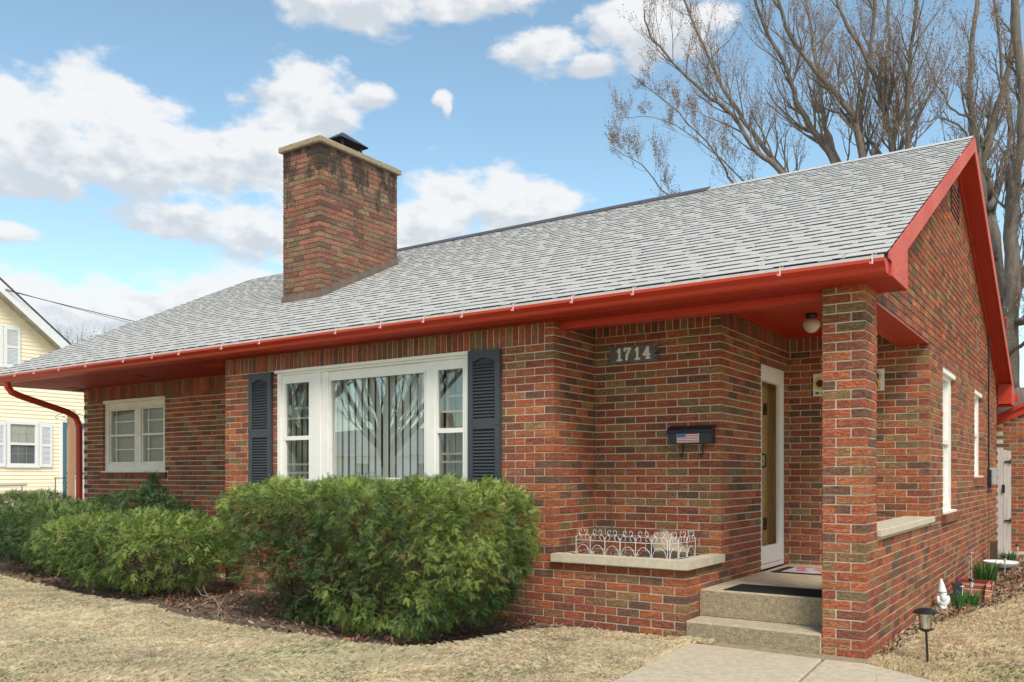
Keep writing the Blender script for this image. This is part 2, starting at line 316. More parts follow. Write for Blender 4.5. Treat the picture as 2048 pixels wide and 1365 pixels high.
# how large a piece shows from where the photograph was taken (only used to pick which bricks are single objects)
CS,SN=math.cos(R(YAW)),math.sin(R(YAW))
def scr(p):
    r=CS*p[0]+SN*p[1]; w=-SN*p[0]+CS*p[1]
    if w<.3: return None
    return (1024+1713*r/w, 951-1713*(p[2]-1.28)/w, w)
# ================================================================== ground
XS=-1.327; XP0=-1.6215; XM=-3.86; XML=-8.30; XL=-12.95; XD=-2.65; YF=6.28; YC=7.03; YB=7.2; YD=9.0; YE=15.59
CH=0.0674; BH=0.0574; ML=0.203; SL=0.193; HD=0.0915
gr=MB(); gr.add([(-300,-200,-.02),(200,-200,-.02),(200,300,-.02),(-300,300,-.02)],[(0,1,2,3)])
g_o=gr.build('ground',M['lawn'],kind='structure')
# planting bed sheet (bare soil) under the shrubs and along the side wall
bed=[(-16,6.1),(-11.54,5.32),(-10.2,5.08),(-9.07,4.90),(-7.59,4.80),(-6.38,4.66),(-5.45,4.62),(-4.66,4.60),(-4.2,4.66),(-3.95,4.95),(-3.85,5.5),(-3.75,5.9),(-3.5,6.1),(-2.66,6.16),(-2.66,6.4),(-16,7.4)]
b=MB(); b.add([(x,y,-.012) for x,y in bed],[tuple(range(len(bed)))]); b.build('planting_bed',M['soil'],kind='structure')
rbed=[(-1.4,6.27),(-1.22,6.6),(-1.2,7.6),(-1.05,8.6),(-.86,9.3),(-.6,11.0),(-.45,12.5),(-.4,14.3),(-.5,15.6),(-1.4,15.8)]
b=MB(); b.add([(x,y,-.012) for x,y in rbed],[tuple(range(len(rbed)))]); b.build('side_bed',M['soil'],kind='structure')
# walkway slabs
def slab(poly,label,z=.012):
    b=MB(); b.prism(poly,'z',-.08,z); o=b.build('walkway',M['walk'],kind='structure'); bevel(o,.008,1); return o
slab([(-2.56,6.12),(-1.575,6.10),(-1.53,5.35),(-1.42,3.9),(-1.3,2.0),(-2.3,2.0),(-2.47,4.73)],'a')
slab([(-1.555,6.10),(-1.28,6.11),(-.85,5.84),(-.35,5.35),(0.1,4.6),(.3,3.5),(-1.395,3.6),(-1.51,5.35)],'b')
B=MB()
for pts_ in ([(-2.50,5.2),(-2.38,5.16),(-2.25,5.22),(-2.12,5.18),(-2.0,5.24)],[(-1.9,6.08),(-1.94,5.98),(-1.90,5.9)],[(-1.1,5.95),(-1.16,5.8),(-1.12,5.6),(-1.2,5.45)]):
    for (p,q) in zip(pts_,pts_[1:]): B.tube([(p[0],p[1],.0120),(q[0],q[1],.0120)],.0011,4)
B.build('walkway_cracks',M['soil'],kind='structure')
b=MB(); b.prism([(-2.66,6.13),(-1.30,6.13),(-1.29,6.30),(-2.66,6.30)],'z',-.08,.006); o=b.build('footing',M['concrete_side'],kind='structure')
b=MB(); b.prism([(-1.25,15.75),(4,15.75),(4,17.5),(-1.25,17.5)],'z',-.08,.02); b.build('patio',M['walk'],kind='structure')
# ================================================================== the brick house
house=thing('brick_house','single storey red brick bungalow with grey shingle roof and red painted trim','house',(-7.1,10.9,0))
S0=0.4853; BS=0.431
def zf(y): return 2.73+S0*(y-6.0)
def zb(y): return 5.024-BS*(y-10.727)
def zroof(y): return min(zf(y),zb(y))
PAL=[((.45,.112,.058),6),((.40,.092,.052),6),((.31,.076,.053),4.5),((.23,.072,.055),3),((.155,.078,.068),3.0),((.118,.072,.062),1.4),((.34,.185,.092),2.4),((.25,.155,.085),2.0),((.18,.135,.08),1.3),((.42,.145,.08),3.5),((.50,.155,.07),1.8),((.28,.12,.075),2)]
PW_=np.array([p[1] for p in PAL],float); PW_/=PW_.sum()
BR=[]   # dict(c=(center), s=(sizes along,depth,height), ax, col, vert)
PAL=[tuple([tuple((1.0,1.05,.88)[i]*(.72*c[i]+.28*(.30,.125,.082)[i]) for i in range(3)),w]) for c,w in PAL]
def put(ax,plane,sgn,a,b_,z,h,dep,vert=False,grp='wall',dull=False):
    if b_-a<.006: return
    if not vert and random.random()<.5: pass
    ci=int(RNG.choice(len(PAL),p=PW_)); 
    if dull and random.random()<.6: ci=random.choice([2,3,4,11,3])
    j=random.uniform(-.0016,.0022)
    if grp=='chimney' and random.random()<.45: ci=random.choice([6,7,11,9,6,4,8])
    if vert: ci=random.choice([1,2,2,3,3,4,4,11,7,1])
    BR.append(dict(ax=ax,pl=plane+sgn*j,sg=sgn,a=a,b=b_,z=z,h=h,d=dep,ci=ci,v=vert,g=grp))
def layout(ax,plane,sgn,lo,hi,z0,z1,anchor='lo',par=0,own=(True,True),openings=(),clip=None,grp='wall',chb=CH,k0=None,first=None,offs=0,dullfn=None):
    """running bond; anchor = external corner the bond starts from; on courses of the other parity the first
       half-module is left for the neighbouring face's brick"""
    k=int(round(z0/chb)) if k0 is None else k0
    while True:
        z=k*chb
        if z+BH*.6>z1: break
        p=(k+par)%2
        s=0 if p==0 else (HD+.010)
        segs=[]
        L=hi-lo; q=s; i=0
        if p==1 and anchor in('lo','hi') and own==(True,False): pass
        while q<L-.02:
            e=min(q+SL,L); segs.append((q,e)); q+=ML
        if anchor=='free' and p==1: segs.insert(0,(0,HD))
        for (q0,q1) in segs:
            if anchor=='hi': a,b_=hi-q1,hi-q0
            else: a,b_=lo+q0,lo+q1
            parts=[(a,b_)]
            for o in openings:
                oa,ob,oz0,oz1=o[:4]
                if len(o)>4 and p==1: ob+=HD+.010 if o[4]>0 else 0
                if len(o)>4 and p==1 and o[4]<0: oa-=HD+.010
                if z+BH*.5>oz0 and z+BH*.5<oz1:
                    new=[]
                    for (x,y) in parts:
                        if y<=oa or x>=ob: new.append((x,y)); continue
                        if x<oa: new.append((x,oa))
                        if y>ob: new.append((ob,y))
                    parts=new
            for (x,y) in parts:
                if clip:
                    r=clip(x,y,z)
                    if r is None: continue
                    x,y=r
                put(ax,plane,sgn,x,y,z,BH,HD,grp=grp,dull=(dullfn(x,z) if dullfn else False))
        k+=1
def soldiers(ax,plane,sgn,lo,hi,z,h=SL,grp='wall'):
    n=int((hi-lo+.01)/CH); st=(hi-lo+.01)/n
    for i in range(n): put(ax,plane,sgn,lo+i*st,lo+i*st+st-.010,z,h,HD,True,grp)
WIN=(-7.40,-4.765,1.11,2.418)
# front of the living room and planter
layout('x',YF,-1,XML,XM,8*CH,2.425,'hi',0,openings=[WIN],dullfn=lambda x,z:False)
layout('x',YF,-1,XML,XD,-CH,8*CH-.01,'hi',0,k0=-1,dullfn=lambda x,z:z<.22 and x<-2.95)
soldiers('x',YF,-1,XML,XM-HD-.010,2.425)
for i in range(3): put('x',YF,-1,XM-HD,XM,2.425+i*CH,BH,HD) if i!=1 else put('x',YF,-1,XM-HD,XM,2.425+i*CH,BH,HD)
# return wall, number wall, door wall, porch back wall
layout('y',XM,1,YF,YC,8*CH,2.56,'lo',1)
soldiers('y',XM,1,6.62,YC,2.56)
layout('x',YC,-1,XM,XD,8*CH,2.56,'hi',0)
soldiers('x',YC,-1,XM+.01,XD-HD-.01,2.56)
for i in range(3): put('x',YC,-1,XD-HD,XD,2.56+i*CH,BH,HD)
DOOR=(8.085,8.93,.30,2.385)
layout('y',XD,1,YC,YD,8*CH,2.56,'lo',1,openings=[DOOR])
layout('y',XD,1,YF,YD,-CH,8*CH-.01,'lo',1,k0=-1,openings=[DOOR])
soldiers('y',XD,1,YC+.01,YD-.01,2.56)
layout('x',YD,-1,XD,XS,.30,2.56,'hi',0)
soldiers('x',YD,-1,XD+.01,XS-.01,2.56,.19)
# recessed bedroom wall
WL=(-12.43,-10.85,1.325,2.405)
layout('x',YB,-1,XL,XML,-CH,2.41,'lo',0,k0=-1,openings=[WL,(-12.50,-10.78,1.225,1.33)])
soldiers('x',YB,-1,XL+.11,XML,2.41)
for i in range(3): put('x',YB,-1,XL,XL+HD,2.41+i*CH,BH,HD)
# row-lock sill of that window
n=22
for i in range(n): put('x',YB-.035,-1,-12.49+i*(1.70/n),-12.49+(i+1)*(1.70/n)-.008,1.232,.09,.13,True)
# pillar
layout('x',YF,-1,XP0,XS,-CH,2.62,'hi',0,k0=-1)
layout('y',XP0,-1,YF,6.65,-CH,2.60,'lo',1,k0=-1)
# gable side wall
W1=(9.87,10.87,.875,2.41); W2=(12.64,13.60,1.255,2.41)
def gclip(x,y,z):
    # keep brick where its top is under the rake
    def ok(t): return z+BH*.7 < zroof(t)-.13
    if z<2.5: return (x,y)
    if ok(x) and ok(y): return (x,y)
    if not ok(x) and not ok(y): return None
    lo_,hi_=x,y
    steps=[x+(y-x)*i/12 for i in range(13)]
    g_=[t for t in steps if ok(t)]
    return (g_[0],g_[-1]) if len(g_)>2 else None
layout('y',XS,1,YF,YE,-CH,5.1,'lo',1,k0=-1,openings=[(6.655,YD,.825,2.55,1),W1,W2,(9.80,10.94,.78,.88),(12.56,13.66,1.16,1.26),(10.45,11.05,4.18,4.56),(12.84,13.18,2.98,3.16)],clip=gclip)
for (a,b_,z) in ((9.80,10.94,.785),(12.56,13.66,1.165)):
    n=int((b_-a)/.068)
    for i in range(n): put('y',XS+.04,1,a+i*(b_-a)/n,a+(i+1)*(b_-a)/n-.008,z,.088,.14,True)
# jamb returns of the side windows (far reveals)
# chimney
CX0,CX1,CY0,CY1=-9.015,-8.306,7.745,9.225
def cclipx(x,y,z): return (x,y) if z>3.46 else None
def cclipy(x,y,z):
    a=6.191+(z+.02-2.775)/S0
    return (x,min(y,a)) if min(y,a)-x>.04 else None
layout('x',CY0,-1,CX0,CX1,3.40,5.585,'hi',0,grp='chimney')
layout('y',CX1,1,CY0,CY1,3.40,5.585,'lo',1,clip=cclipy,grp='chimney')
layout('x',CY1,1,CX0,CX1,4.2,5.585,'hi',0,grp='chimney')
layout('y',CX0,-1,CY0,CY1,3.40,5.585,'lo',1,clip=cclipy,grp='chimney')
# ---- brick geometry
def brick_geo(B,sx,sy,sz,uvo,vert):
    """sx along, sy depth (front at 0, back at +sy), sz height, centred on along/height; returns verts faces uv"""
    c=.0028; hx,hz=sx/2,sz/2
    r=lambda:random.uniform(-.0012,.0012)
    fr=[(-hx+c+r(),0,-hz+c+r()),(hx-c+r(),0,-hz+c+r()),(hx-c+r(),0,hz-c+r()),(-hx+c+r(),0,hz-c+r())]
    md=[(-hx,c,-hz),(hx,c,-hz),(hx,c,hz),(-hx,c,hz)]
    bk=[(-hx,sy,-hz),(hx,sy,-hz),(hx,sy,hz),(-hx,sy,hz)]
    vs=fr+md+bk
    fs=[(0,1,2,3)]+[(i,4+i,4+(i+1)%4,(i+1)%4) for i in range(4)]+[(4+i,8+i,8+(i+1)%4,4+(i+1)%4) for i in range(4)]+[(11,10,9,8)]
    uv=[((v[0]+v[1]) if not vert else v[2]+v[1], v[2] if not vert else v[0]) for v in vs]
    uv=[(u+uvo[0],w+uvo[1]) for u,w in uv]
    return vs,fs,uv
def xf(v,ax,sg):
    # local (along,depth-in,height) -> world offsets
    x,y,z=v
    if ax=='x': return (x,-sg*y,z)
    return (-sg*y,x,z)
def flip(ax,sg): return (ax=='x' and sg>0) or (ax=='y' and sg<0)
def ctr(d):
    a=(d['a']+d['b'])/2; z=d['z']+d['h']/2
    return (a,d['pl'],z) if d['ax']=='x' else (d['pl'],a,z)
def score(d):
    ax,sg=d['ax'],d['sg']; c=ctr(d)
    n=(0,sg) if ax=='x' else (sg,0)
    if (-c[0])*n[0]+(-c[1])*n[1]<=0: return 0
    P=[]
    for t in (d['a'],d['b']):
        for z in (d['z'],d['z']+d['h']):
            q=scr((t,d['pl'],z) if ax=='x' else (d['pl'],t,z))
            if q is None: return 0
            P.append(q)
    u=[p[0] for p in P]; v=[p[1] for p in P]
    if max(u)<0 or min(u)>2048 or min(v)>1365: return 0
    uc,vc=sum(u)/4,sum(v)/4
    if 440<uc<1075 and 960<vc: return 0           # behind the big shrub
    if uc<470 and vc>1010: return 0
    if ax=='x' and abs(d['pl']-YC)<.01 and (vc<640 or vc>1105): return 0
    if d['g']=='wall' and ax=='y' and d['pl']<-1.5 and d['pl']>-1.7: return 0
    if d['g']=='wall' and ax=='y' and abs(d['pl']-XD)<.01 and c[1]>6.5 and c[2]<.36: return 0
    if abs(d['pl']-YD)<.01 and 1640<uc<1755: return 0
    # area of the quad (order 00,01,11,10)
    Q=[P[0],P[1],P[3],P[2]]; A=0
    for i in range(4): A+=Q[i][0]*Q[(i+1)%4][1]-Q[(i+1)%4][0]*Q[i][1]
    return abs(A)/2
for d in BR: d['s']=score(d)
order=sorted(range(len(BR)),key=lambda i:-BR[i]['s']); single=set(order[:300])
MESHC={}
def brick_objs(BRL,single,parent_of,stuff_parent,matof,stufflabel=None):
    joined={}
    for i,d in enumerate(BRL):
        col=PAL[d['ci']][0]
        if i in single:
            key=(d['ax'],d['sg'],round(d['b']-d['a'],3),round(d['h'],3),round(d['d'],3),d['ci'],d['v'],random.randrange(2),d['g'])
            me=MESHC.get(key)
            if me is None:
                vs,fs,uv=brick_geo(None,d['b']-d['a'],d['d'],d['h'],(random.uniform(0,40),random.uniform(0,40)),d['v'])
                b=MB(); fl=flip(d['ax'],d['sg'])
                b.add([xf(v,d['ax'],d['sg']) for v in vs],[f[::-1] if fl else f for f in fs],0,col,uv)
                me=b.mesh('brick',matof(d)); MESHC[key]=me
            o=bpy.data.objects.new('brick',me); COL.objects.link(o); o.location=ctr(d); setp(o,parent_of(d))
        else:
            k=d['g']; B=joined.setdefault(k,MB())
            vs,fs,uv=brick_geo(None,d['b']-d['a'],d['d'],d['h'],(random.uniform(0,40),random.uniform(0,40)),d['v'])
            c=ctr(d); f_=random.uniform(.85,1.15)
            if k=='chimney': gm=sum(col)/3*1.0; col=tuple(.68*q+.32*w for q,w in zip(col,(gm*1.15,gm*.98,gm*.85))); fl=flip(d['ax'],d['sg'])
            B.add([tuple(p+q for p,q in zip(xf(v,d['ax'],d['sg']),c)) for v in vs],[f[::-1] if fl else f for f in fs],0,tuple(q*f_ for q in col),uv)
    return joined
# ---- wall cores (mortar), with openings
def core(name,ax,front,sgn,th,lo,hi,z0,z1,ops,parent,m,exp=.006):
    B=MB(); cuts=sorted({lo,hi}|{max(lo,min(hi,o[0]-0)) for o in ops}|{max(lo,min(hi,o[1])) for o in ops})
    f=front-sgn*.0065; bk=front-sgn*th
    def add(a,b_,c,d):
        if b_-a<1e-4 or d-c<1e-4: return
        if ax=='x': B.box(a,f,c,b_,bk,d)
        else: B.box(f,a,c,bk,b_,d)
    for a,b_ in zip(cuts,cuts[1:]):
        m_=(a+b_)/2; oo=sorted([(o[2],o[3]) for o in ops if o[0]<m_<o[1]]); z=z0
        for c,d in oo: add(a,b_,z,c); z=max(z,d)
        add(a,b_,z,z1)
    return B.build(name,m,parent)
def grow(o,e=.0065): return (o[0]-e,o[1]+e,o[2]-e,o[3]+e)
wf=core('wall','x',YF,-1,.28,XML,XM-.2,-.1,2.60,[grow(WIN)],house,M['mortar'])
pl=core('planter_box','x',YF,-1,.20,XM-.2,XD-.2,-.1,.545,[],house,M['mortar'])
B=MB(); B.box(XD-.0065,YF+.0065,-.1,XD-.2,YC+.0065,.545)
o=B.build('planter_box',M['mortar'],house)
wr=core('wall','y',XM,1,.2,YF+.0065,YC+.0065,.545,2.76,[],house,M['mortar'])
wn=core('wall','x',YC,-1,.25,XM-.2,XD-.12,.3,2.76,[],house,M['mortar'])
wdoor=core('wall','y',XD,1,.12,YC+.0065,YD,-.1,2.76,[grow(DOOR)],house,M['mortar'])
wb=core('wall','x',YD,-1,.2,XD-.12,XS-.2,.2,2.76,[],house,M['mortar'])
wl=core('wall','x',YB,-1,.25,XL+.0065,XML,-.1,2.62,[grow(WL)],house,M['mortar'])
ws=core('wall','y',XS,1,.2,6.6435,YE,-.1,2.55,[(6.6435,YD+.0065,.825,2.6),grow(W1),grow(W2)],house,M['mortar'])
# pillar back/left body
bp=MB(); bp.box(XP0+.0065,YF+.0065,-.1,XS-.0065,6.6435,2.612); bp.build('pillar',M['mortar'],house)
# gable
gp=[(6.66,2.55),(YE,2.55),(YE,zb(YE)-.10),(10.727,5.024-.10),(6.66,zf(6.66)-.10)]
B=MB(); B.prism(gp,'x',XS-.2,XS-.0065); wg=B.build('gable_wall',M['mortar_dark'],house)  # dark mortar puts the shade in the gable joints into colour
# unseen sides: plain bodies
B=MB(); B.box(XL+.0065,YB+.25,-.1,XL+.25,YE,2.7); B.box(XL,YE-.2,-.1,XS-.2,YE,2.7); B.box(XML+.01,YF+.28,-.1,XML+.2,YB,2.62)
B.build('rear_wall',M['sidebrick'],house)
gl=[(6.9,2.6),(YE,2.6),(YE,zb(YE)-.11),(10.727,5.024-.11),(6.9,zf(6.9)-.11)]
B=MB(); B.prism(gl,'x',XL,XL+.2); B.build('gable_wall',M['sidebrick'],house)
walls={('x',YF):wf,('x',YC):wn,('x',YD):wb,('x',YB):wl,('y',XM):wr,('y',XD):wdoor,('y',XS):ws}
# chimney part
ch=MB(); ch.box(CX0+.0065,CY0+.0065,3.2,CX1-.0065,CY1-.0065,5.59); chim=ch.build('chimney',M['mortar_dark'],house)
def parent_of(d):
    if d['g']=='chimney': return chim
    for (ax,p),w in walls.items():
        if d['ax']==ax and abs(d['pl']-p)<.05: return w
    return house
jn=brick_objs(BR,single,parent_of,house,lambda d:M['brick_stained'] if d['g']=='chimney' else M['brick'])
for k,B in jn.items():
    o=B.build('brickwork',M['brick_stained'] if k=='chimney' else M['brick'],chim if k=='chimney' else house,kind='stuff',label='the smaller bricks of the chimney' if k=='chimney' else 'the smaller bricks of the house walls')
print('bricks',len(BR))
# chimney cap slab, flue, metal hood, flashing
B=MB(); B.box(CX0-.045,CY0-.045,5.592,CX1+.045,CY1+.045,5.665); cc=B.build('cap_slab',M['concrete_side'],chim); bevel(cc,.012,2)
B=MB(); B.box(CX0+.18,CY0+.28,5.675,CX1-.18,CY0+.62,5.74); o=B.build('flue_collar',M['terra'],chim); bevel(o,.02,2)
B=MB(); B.lathe([(.06,5.67),(.06,5.72),(.045,5.735)],(-8.80,7.93,0),12); B.build('flue_tile',M['terra'],chim)
B=MB()
cxm,cym=-8.66,8.52; hw,hl=.21,.27
for sx in(-1,1):
    for sy in(-1,1): B.box(cxm+sx*.15-.012,cym+sy*.18-.012,5.67,cxm+sx*.15+.012,cym+sy*.18+.012,5.885)
B.box(cxm-.2,cym-.24,5.67,cxm+.2,cym+.24,5.73)
zt=5.875
vs=[(cxm-hw,cym-hl,zt),(cxm+hw,cym-hl,zt),(cxm+hw,cym+hl,zt),(cxm-hw,cym+hl,zt),(cxm,cym-.03,zt+.17),(cxm,cym+.03,zt+.17)]
B.add(vs,[(0,1,4),(1,2,5,4),(2,3,5),(3,0,4,5)]); B.add([(x,y,z-.012) for x,y,z in vs],[(4,1,0),(4,5,2,1),(5,3,2),(5,4,0,3)])
B.build('chimney_hood',M['capmetal'],chim)
for i in range(9):
    y0=CY0-.0+i*.175; 
    if y0>CY1-.02: break
    y1=min(y0+.185,CY1+.01); za=zf(y0)-.02; zb_=zf(y1)+.115
    B=MB(); B.prism([(y0,za-.02),(y1,zf(y1)-.05),(y1,zb_-.01),(y0+.02,zf(y0)+.13)],'x',CX1+.002,CX1+.009+.002*(i%2)); B.build('flashing',M['flash'],chim)
B=MB(); B.box(CX0-.02,CY0-.012,zf(CY0)-.05,CX1+.02,CY0-.004,zf(CY0)+.09); B.build('flashing',M['flash'],chim)
# ================================================================== roof
RX0,RX1=-13.42,-1.135
YEV=6.00
deck=MB()
deck.prism([(YEV+.03,zf(YEV+.03)-.004),(10.727,5.024-.006),(16.28,zb(16.28)-.004),(16.28,zb(16.28)-.10),(10.727,5.024-.125),(YEV+.03,zf(YEV+.03)-.05)],'x',RX0+.01,RX1)
roof=deck.build('roof',M['nroof'],house)
# shingles
sl_len=math.hypot(10.727-YEV,5.024-zf(YEV)); EXP=.1427; nc=int(sl_len/EXP)
ang=math.atan(S0); cs_,sn_=math.cos(ang),math.sin(ang)
SHM=[]
for v in range(14):
    for fullw in (1,):
        B=MB(); L=.995
        cols=(.96+random.uniform(-.06,.06))
        def wedge(B,x0,x1,y0,y1,t0,t1,mi,mib,c):
            B.add([(x0,y0,0),(x1,y0,0),(x1,y0,t0),(x0,y0,t0),(x1,y1,t1),(x0,y1,t1)],[(3,2,4,5)],mi,c)
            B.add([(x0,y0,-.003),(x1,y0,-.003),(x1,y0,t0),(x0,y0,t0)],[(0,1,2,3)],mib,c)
            B.add([(x0,y0,-.003),(x0,y0,t0),(x0,y1,t1),(x1,y0,-.003),(x1,y0,t0),(x1,y1,t1)],[(0,1,2),(5,4,3)],mi,c)
        base=random.uniform(.42,.46)
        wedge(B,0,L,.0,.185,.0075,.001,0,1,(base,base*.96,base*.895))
        x=random.uniform(-.1,.05)
        while x<L:
            w=random.choice([.16,.22,.30,.42]); g=random.choice([.05,.07,.10,.14])
            a,b_=max(0,x),min(L,x+w)
            if b_-a>.03:
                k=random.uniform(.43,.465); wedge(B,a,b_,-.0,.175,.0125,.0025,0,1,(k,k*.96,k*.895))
            x+=w+g
        # darker shadow band granules printed just below the next butt
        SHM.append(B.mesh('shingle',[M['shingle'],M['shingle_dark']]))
items=[]
for r in range(nc+1):
    off=(r*.31+random.choice([0,.05]))%1.0
    s0=r*EXP; y=YEV+s0*cs_; z=zf(YEV)+s0*sn_
    if s0+.12>sl_len: 
        pass
    x=RX0-off
    while x<RX1:
        items.append((x,y,z,r)); x+=1.0
sc=[]
for it in items:
    p=scr((it[0]+.5,it[1],it[2])); a=0
    if p and -100<p[0]<2150: a=1/p[2]**2
    sc.append(a)
od=set(sorted(range(len(items)),key=lambda i:-sc[i])[:300])
jV=MB(); rotx=Matrix.Rotation(ang,4,'X')
for i,(x,y,z,r) in enumerate(items):
    me=random.choice(SHM)
    full = x>=RX0 and x+1.0<=RX1 and r<nc
    if i in od and full:
        o=bpy.data.objects.new('shingle',me); COL.objects.link(o); o.location=(x,y,z+random.uniform(-.0007,.0007)); o.rotation_euler=(ang,0,0); setp(o,roof)
    else:
        cols=[tuple(c.color[:3]) for c in me.color_attributes['Col'].data]
        co=[]
        for v in me.vertices:
            q=Vector(v.co); q.x=min(max(q.x+x,RX0),RX1)-x
            if r>=nc-1: q.y=min(q.y,sl_len-r*EXP)
            q=rotx@q; co.append((q.x+x,q.y+y,q.z+z))
        b0=len(jV.v); jV.v+=co; jV.col+=cols
        for p in me.polygons: jV.f.append(tuple(b0+k for k in p.vertices)); jV.mi.append(p.material_index)
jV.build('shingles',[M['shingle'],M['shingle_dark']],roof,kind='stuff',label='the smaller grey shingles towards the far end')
# rear slope covering
B=MB(); B.prism([(10.727,5.024+.002),(16.30,zb(16.30)+.002),(16.30,zb(16.30)+.012),(10.727,5.024+.012)],'x',RX0,RX1); B.mi=[0]*len(B.f); B.col=[(.43,.42,.39)]*len(B.v)
B.build('rear_roofing',M['shingle'],roof)
# ridge: pale caps at the right, dark vent strip at the left
x=RX1
while x>-4.2:
    B=MB(); w=.19
    B.add([(x-w,10.727-.13,zf(10.597)+.013),(x,10.727-.13,zf(10.597)+.018),(x,10.727,5.047),(x-w,10.727,5.042),(x,10.727+.13,zb(10.857)+.018),(x-w,10.727+.13,zb(10.857)+.013)],[(0,1,2,3),(3,2,4,5)],0,(.46,.445,.41))
    B.build('ridge_cap',M['shingle'],roof); x-=.14
B=MB(); B.prism([(10.727-.15,zf(10.577)+.015),(10.727-.15,zf(10.577)+.028),(10.727,5.024+.040),(10.727+.15,zb(10.877)+.028),(10.727+.15,zb(10.877)+.015)],'x',-9.9,-4.19); B.build('ridge_vent',M['nroof'],roof)
# drip edge
B=MB(); B.prism([(YEV-.002,zf(YEV)-.002),(YEV+.06,zf(YEV+.06)-.003),(YEV+.06,zf(YEV+.06)-.012),(YEV+.004,zf(YEV)-.012),(YEV+.004,zf(YEV)-.045),(YEV-.002,zf(YEV)-.045)],'x',RX0,RX1-.02); B.build('drip_edge',M['drip'],roof)
# rake boards
XR=-1.122
def rake(x0,x1,m,name='rake_board'):
    B=MB(); B.prism([(6.10,2.602),(6.10,2.69),(6.02,2.70),(6.02,zf(6.02)-.004),(10.727,5.024-.002),(10.727,5.024-.157),(6.66,zf(6.66)-.155),(6.66,2.605)],'x',x0,x1); B.build(name,m,house)
    B=MB(); B.prism([(10.7275,5.024-.002),(16.30,zb(16.30)-.004),(16.30,2.40),(15.72,2.40),(15.72,zb(15.72)-.16),(10.7275,5.024-.157)],'x',x0,x1); B.build(name,m,house)
rake(RX1+.001,XR,M['red_rake']); rake(RX0-.02,RX0+.008,M['red_rake'])
B=MB()
for i in range(14):
    y=6.4+i*.32; z=zf(y)-.05-.05*(i%2); B.prism([(y-.005,z-.005),(y+.005,z-.005),(y+.005,z+.005),(y-.005,z+.005)],'x',XR-.001,XR+.0015)
for (y,z) in ((6.25,2.70),(6.30,2.64),(6.52,2.66),(6.60,2.72),(6.45,2.75)): B.prism([(y-.005,z-.005),(y+.005,z-.005),(y+.005,z+.005),(y-.005,z+.005)],'x',XR-.001,XR+.0015)
B.build('nail_heads',M['sidebrick'],house,kind='stuff')
# sloped soffits under the rakes
for (x0,x1) in ((XS+.002,RX1),(RX0+.01,XL-.002)):
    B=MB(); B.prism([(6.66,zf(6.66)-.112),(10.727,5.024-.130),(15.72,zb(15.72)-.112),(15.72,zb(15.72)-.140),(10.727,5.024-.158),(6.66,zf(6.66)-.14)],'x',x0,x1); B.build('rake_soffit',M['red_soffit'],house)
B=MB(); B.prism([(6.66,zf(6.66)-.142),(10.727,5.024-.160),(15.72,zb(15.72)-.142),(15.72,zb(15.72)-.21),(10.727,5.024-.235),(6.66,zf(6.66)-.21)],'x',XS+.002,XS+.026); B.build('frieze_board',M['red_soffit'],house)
# boxed eave return, back corner
B=MB(); B.box(XS+.003,15.70,2.40,RX1,16.2,2.415); B.box(XS+.003,15.70,2.40,RX1,15.718,zb(15.7)-.15); B.build('eave_return',M['red'],house)
B=MB(); B.box(RX0,16.28,zb(16.3)-.12,XR+.05,16.40,zb(16.3)-.02); B.box(RX0,15.58,2.40,XS,16.2,2.42); B.box(RX0,16.2,2.40,RX1,16.22,2.62); B.build('rear_gutter',M['red'],house)
# front fascia, soffits, porch ceiling, beams
B=MB(); B.box(RX0,6.10,2.60,RX1,6.118,2.735); B.build('fascia',M['red'],house)
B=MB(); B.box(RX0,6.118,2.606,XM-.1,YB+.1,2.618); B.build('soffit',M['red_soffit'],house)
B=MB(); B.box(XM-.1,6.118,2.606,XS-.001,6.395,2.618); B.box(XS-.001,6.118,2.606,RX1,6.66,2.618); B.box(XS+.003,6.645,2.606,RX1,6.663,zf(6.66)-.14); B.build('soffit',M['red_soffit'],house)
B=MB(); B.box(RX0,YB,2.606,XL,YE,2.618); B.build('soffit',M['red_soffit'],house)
for k,(xa,ya) in enumerate(((-10.9,6.55),(-8.95,6.42))):
    B=MB(); B.box(xa,ya,2.596,xa+.42,ya+.2,2.606)
    for i in range(6): B.box(xa+.02,ya+.02+i*.028,2.590,xa+.40,ya+.03+i*.028,2.596)
    B.build('soffit_vent',M['red_soffit'],house)
B=MB(); B.box(XM-.02,6.378,2.546,XP0-.0,6.50,2.735); B.box(XM-.0,6.372,2.60,XP0-.0,6.378,2.606); o=B.build('porch_beam',M['red'],house)
B=MB(); B.box(XP0+.005,6.66,2.546,XS-.009,YD-.006,2.60); B.box(XP0+.0,6.66,2.6,XP0+.02,YD-.006,2.735); B.build('porch_beam',M['red'],house)
for i in range(3):
    B=MB(); B.box(XP0+.008+i*.095,6.662,2.536,XP0+.1+i*.095,YD-.008,2.5465); B.build('beam_plank',M['red'],house)
B=MB(); B.box(XM+.0,6.50,2.735,XS-.2,YD+.0,2.75); B.build('porch_ceiling',M['red'],house)
B=MB()
B.box(XD,YC-.0,2.70,XD+.02,YD,2.735); B.box(XM,YC-.02,2.70,XD,YC,2.735); B.box(XD,YD-.02,2.70,XP0,YD,2.735); B.build('ceiling_moulding',M['red'],house)
